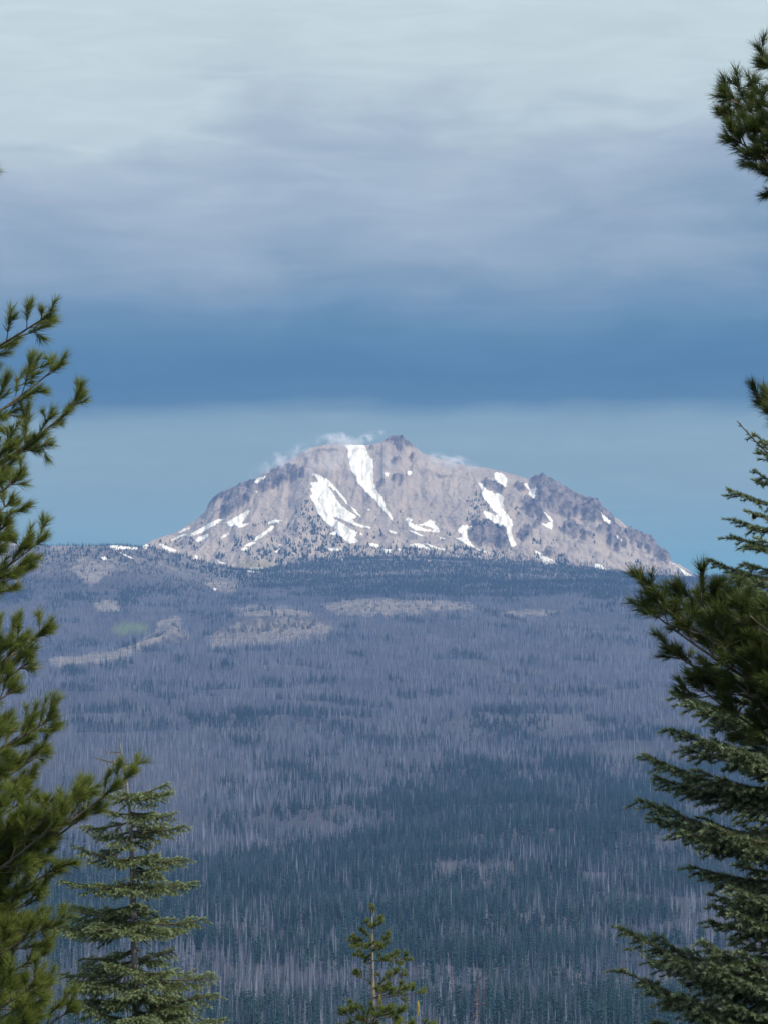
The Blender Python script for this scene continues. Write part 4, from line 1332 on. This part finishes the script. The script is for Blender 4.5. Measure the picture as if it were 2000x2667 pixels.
# ---- tall fir on the right edge -------------------------------------------------
def right_fir():
    r = np.random.default_rng(14)
    D = 16.0
    ax = trunk_at([(2128, 2667), (2110, 2200), (2085, 1700), (2060, 1300), (2042, 1080), (2036, 960)], D, 2140)
    tree = empty('fir_tree', (0, 0, 0))
    tag(tree, 'dark dense fir with stubby upturned branch tips on the right edge', 'tree')
    trunk(tree, ax, [0.13, 0.085, 0.07, 0.05, 0.028, 0.014, 0.005], M_BARK)
    B = [  # tip, attach row, depth
        (1958, 1128, 1190, 0.05), (1970, 1170, 1215, -0.05), (1957, 1250, 1262, 0.0), (1893, 1273, 1330, 0.0), (1960, 1225, 1280, 0.1), (1907, 1354, 1395, 0.0), (1940, 1330, 1360, -0.15), (1955, 1372, 1385, -0.2), (1900, 1394, 1440, -0.08), (1945, 1420, 1440, -0.2), (1960, 1400, 1430, 0.2),
        (1838, 1456, 1530, 0.0), (1900, 1500, 1520, -0.2), (1935, 1465, 1500, 0.2), (1862, 1522, 1570, 0.0), (1808, 1540, 1620, 0.12), (1900, 1560, 1600, -0.2), (1940, 1530, 1570, -0.3),
        (1880, 1610, 1650, 0.2), (1840, 1640, 1690, 0.0), (1920, 1680, 1700, -0.1), (1800, 1735, 1790, 0.1), (1860, 1740, 1780, -0.15), (1900, 1780, 1810, -0.25),
        (1745, 1800, 1880, 0.0), (1800, 1830, 1890, -0.2), (1880, 1850, 1900, -0.3), (1930, 1820, 1860, 0.25), (1850, 1880, 1900, 0.2),
        (1742, 1898, 1965, 0.0), (1830, 1925, 1970, -0.25), (1770, 1945, 1975, 0.2), (1900, 1950, 1970, -0.35), (1920, 1970, 1990, 0.1),
        (1673, 1963, 2075, 0.0), (1815, 2005, 2060, -0.2), (1925, 1965, 2050, -0.35), (1700, 2020, 2085, 0.15), (1860, 2045, 2080, -0.1), (1900, 2080, 2090, 0.3),
        (1662, 2080, 2185, 0.0), (1775, 2165, 2190, -0.2), (1700, 2130, 2190, 0.12), (1930, 2150, 2180, 0.3), (1850, 2150, 2195, -0.3), (1800, 2190, 2205, 0.1), (1930, 2120, 2140, 0.4),
        (1793, 2255, 2290, 0.1), (1850, 2280, 2300, 0.3), (1930, 2250, 2280, -0.2), (1844, 2327, 2370, 0.0), (1900, 2310, 2350, -0.3), (1848, 2360, 2390, -0.1), (1844, 2396, 2440, 0.0), (1920, 2380, 2420, -0.3), (1930, 2340, 2380, 0.2),
        (1607, 2412, 2590, 0.0), (1700, 2440, 2570, 0.1), (1740, 2490, 2590, -0.15), (1830, 2450, 2560, -0.3), (1690, 2500, 2600, 0.12), (1900, 2440, 2500, 0.3), (1850, 2510, 2600, -0.35), (1880, 2550, 2610, 0.2), (1930, 2480, 2560, -0.3),
        (1615, 2525, 2680, 0.0), (1690, 2580, 2690, -0.1), (1860, 2595, 2680, -0.3), (1709, 2662, 2720, 0.1), (1790, 2600, 2700, -0.2), (1830, 2640, 2720, -0.3), (1930, 2620, 2700, 0.2), (1900, 2660, 2740, -0.3), (1650, 2690, 2800, 0.0), (1760, 2720, 2810, -0.2)]
    for i, (tx, ty, by, off) in enumerate(B):
        zb = at(2090, by, D)[2]
        L = 2090 - tx
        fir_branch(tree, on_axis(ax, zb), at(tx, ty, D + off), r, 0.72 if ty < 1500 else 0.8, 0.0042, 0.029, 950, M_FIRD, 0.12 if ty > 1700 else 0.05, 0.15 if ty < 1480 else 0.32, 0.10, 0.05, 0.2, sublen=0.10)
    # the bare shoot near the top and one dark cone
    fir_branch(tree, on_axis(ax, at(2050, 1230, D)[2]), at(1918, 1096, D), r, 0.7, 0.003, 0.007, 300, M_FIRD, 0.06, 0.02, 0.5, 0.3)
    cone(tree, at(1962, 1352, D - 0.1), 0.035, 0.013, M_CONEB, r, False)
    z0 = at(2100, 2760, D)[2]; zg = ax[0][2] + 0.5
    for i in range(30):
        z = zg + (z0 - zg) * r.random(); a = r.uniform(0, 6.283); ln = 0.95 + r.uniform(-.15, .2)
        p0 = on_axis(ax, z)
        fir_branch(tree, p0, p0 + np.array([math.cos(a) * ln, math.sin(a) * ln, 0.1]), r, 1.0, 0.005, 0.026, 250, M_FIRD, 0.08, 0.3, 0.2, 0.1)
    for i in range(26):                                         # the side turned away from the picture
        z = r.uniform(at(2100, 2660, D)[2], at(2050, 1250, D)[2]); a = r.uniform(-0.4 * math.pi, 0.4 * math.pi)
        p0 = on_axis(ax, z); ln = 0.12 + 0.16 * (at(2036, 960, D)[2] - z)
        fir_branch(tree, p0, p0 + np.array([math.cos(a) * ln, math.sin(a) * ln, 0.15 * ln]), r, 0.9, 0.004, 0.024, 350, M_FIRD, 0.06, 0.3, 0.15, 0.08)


# ---- small pine with hanging cones, bottom centre --------------------------------
def centre_pine():
    r = np.random.default_rng(15)
    D = 30.0
    ax = trunk_at([(972, 2667), (971, 2560), (969, 2480), (969, 2400), (969, 2358)], D, 974)
    tree = empty('pine_tree', (0, 0, 0))
    tag(tree, 'small sunlit pine with hanging yellow cones at the bottom centre', 'tree')
    trunk(tree, ax, [0.10, 0.022, 0.017, 0.012, 0.008, 0.004], M_BARK)
    B = [(968, 2362, 2400, 0.0, .45), (954, 2405, 2418, 0.0, .5), (994, 2401, 2416, 0.0, .55), (972, 2412, 2420, -.08, .5), (950, 2430, 2440, 0.05, .6),
         (912, 2450, 2462, 0.0, .7), (1007, 2441, 2462, 0.0, .7), (950, 2470, 2465, -.2, .7), (990, 2472, 2466, -.2, .7), (975, 2460, 2462, .2, .7), (935, 2462, 2466, .1, .65),
         (927, 2488, 2502, 0.0, .65), (1064, 2498, 2502, 0.0, .75), (1000, 2500, 2502, -.2, .7), (1030, 2492, 2502, .1, .65), (950, 2505, 2503, -.12, .6),
         (924, 2538, 2558, 0.0, .7), (1051, 2534, 2575, .1, .8), (1000, 2550, 2575, -.2, .8), (1097, 2585, 2600, 0.0, .85), (1060, 2572, 2600, -.1, .8), (1010, 2575, 2600, -.25, .85), (985, 2580, 2600, .2, .8),
         (886, 2640, 2668, 0.0, .85), (915, 2630, 2660, -.1, .85), (1045, 2628, 2660, 0.0, .9), (1123, 2668, 2700, 0.0, .9), (1000, 2630, 2655, -.3, .9), (1020, 2645, 2660, .25, .9), (945, 2655, 2670, -.2, .8), (980, 2640, 2660, -.3, .8), (1070, 2670, 2700, .1, .9), (870, 2690, 2710, 0.0, .9), (930, 2680, 2700, .2, .9)]
    for i, (tx, ty, by, off, s) in enumerate(B):
        p0 = on_axis(ax, at(970, by, D)[2]); p1 = at(tx, ty, D + off)
        pine_branch(tree, p0, p1, r, s * 0.6, 0.085, 0.0036, 700, 0.75, arch=0.05, reach=0.66)
    for (cx, cy, ln) in ((989, 2588, 0.13), (1088, 2606, 0.145), (992, 2604, 0.10), (1118, 2672, 0.14)):
        c = at(cx, cy, D - 0.15)
        cone(tree, c, ln, 0.017, M_CONE, r, True)
    z0 = at(970, 2740, D)[2]; zg = ax[0][2] + 0.6
    for i in range(24):
        z = zg + (z0 - zg) * r.random(); a = r.uniform(0, 6.283); ln = 0.6 + r.uniform(-.1, .25)
        p0 = on_axis(ax, z)
        pine_branch(tree, p0, p0 + np.array([math.cos(a) * ln, math.sin(a) * ln, 0.15]), r, 1.0, 0.072, 0.005, 300, 0.6)


left_pine(); right_pine(); left_fir(); right_fir(); centre_pine()

# ------------------------------------------------------------------ haze
def haze_box():
    x0, x1, y0, y1, z0, z1 = -27000, 27000, -16500, 16800, -420, 1760
    v = np.array([(x, y, z) for z in (z0, z1) for y in (y0, y1) for x in (x0, x1)], float)
    f = np.array([(0, 2, 3, 1), (4, 5, 7, 6), (0, 1, 5, 4), (2, 6, 7, 3), (0, 4, 6, 2), (1, 3, 7, 5)])
    t = NT('haze_air')
    pv = t.n('ShaderNodeVolumePrincipled', {'Color': c4(0.30, 0.52, 1.0), 'Density': 4.3e-5, 'Anisotropy': 0.1})
    t.set(t.out.inputs['Volume'], pv.outputs[0])
    o = mesh_obj('haze', v, f, t.m)
    tag(o, 'thin blue summer haze in the air over the slopes', kind='stuff')


haze_box()


# ------------------------------------------------------------------ cloud wisps on the summit
def wisp(px, py, dist, sx, sy, sz, rot, dens, seed, label):
    u = np.linspace(0, 2 * math.pi, 25)[:-1]; w = np.linspace(0, math.pi, 13)
    U, W = np.meshgrid(u, w)
    v = np.stack([np.cos(U) * np.sin(W), np.sin(U) * np.sin(W), np.cos(W)], -1).reshape(-1, 3)
    nc = len(u); i = np.arange(12)[:, None] * nc; j = np.arange(nc)[None]; k = (j + 1) % nc
    f = np.stack([i + j, i + nc + j, i + nc + k, i + k], -1).reshape(-1, 4)
    t = NT('cloud_vapour')
    tc_ = t.n('ShaderNodeTexCoord')
    ln = t.n('ShaderNodeVectorMath', operation='LENGTH'); t.set(ln.inputs[0], tc_.outputs['Object'])
    fall = t.maprange(ln.outputs['Value'], 0.15, 0.98, 1.0, 0.0)
    mp = t.n('ShaderNodeMapping', {'Location': (seed * 3.1, seed * 1.7, seed), 'Scale': (sx / 48, sy / 48, sz / 48)}); t.set(mp.inputs[0], tc_.outputs['Object'])
    nz = t.maprange(t.noise(1.15, 4, 0.52, mp.outputs[0], 0.5), 0.44, 0.76)
    den = t.mul(t.mul(nz, fall), dens)
    pv = t.n('ShaderNodeVolumePrincipled', {'Color': c4(0.97, 0.98, 1.0), 'Density': den, 'Anisotropy': 0.0})
    t.set(t.out.inputs['Volume'], pv.outputs[0])
    o = mesh_obj('cloud', v, f, t.m, smooth_shade=True)
    o.location = at(px, py, dist); o.scale = (sx, sy, sz); o.rotation_euler = (0, rot, 0)
    tag(o, label, 'cloud')


wisp(735, 1205, 11720, 150, 50, 52, math.radians(-28), 0.09, 1, 'thin white cloud wisp trailing up the left shoulder of the mountain')
wisp(885, 1146, 11800, 120, 45, 34, 0.0, 0.12, 2, 'small white cloud puff above the summit rim by the snow chute')
wisp(958, 1138, 11850, 80, 40, 24, math.radians(-18), 0.09, 3, 'faint small cloud streak just below the summit crag')
wisp(1172, 1204, 11700, 120, 45, 36, math.radians(12), 0.13, 4, 'soft white cloud wisp on the right-hand shoulder below the summit')
wisp(900, 1205, 11560, 240, 60, 75, 0.0, 0.02, 5, 'thin veil of mist lying across the upper snow chute')
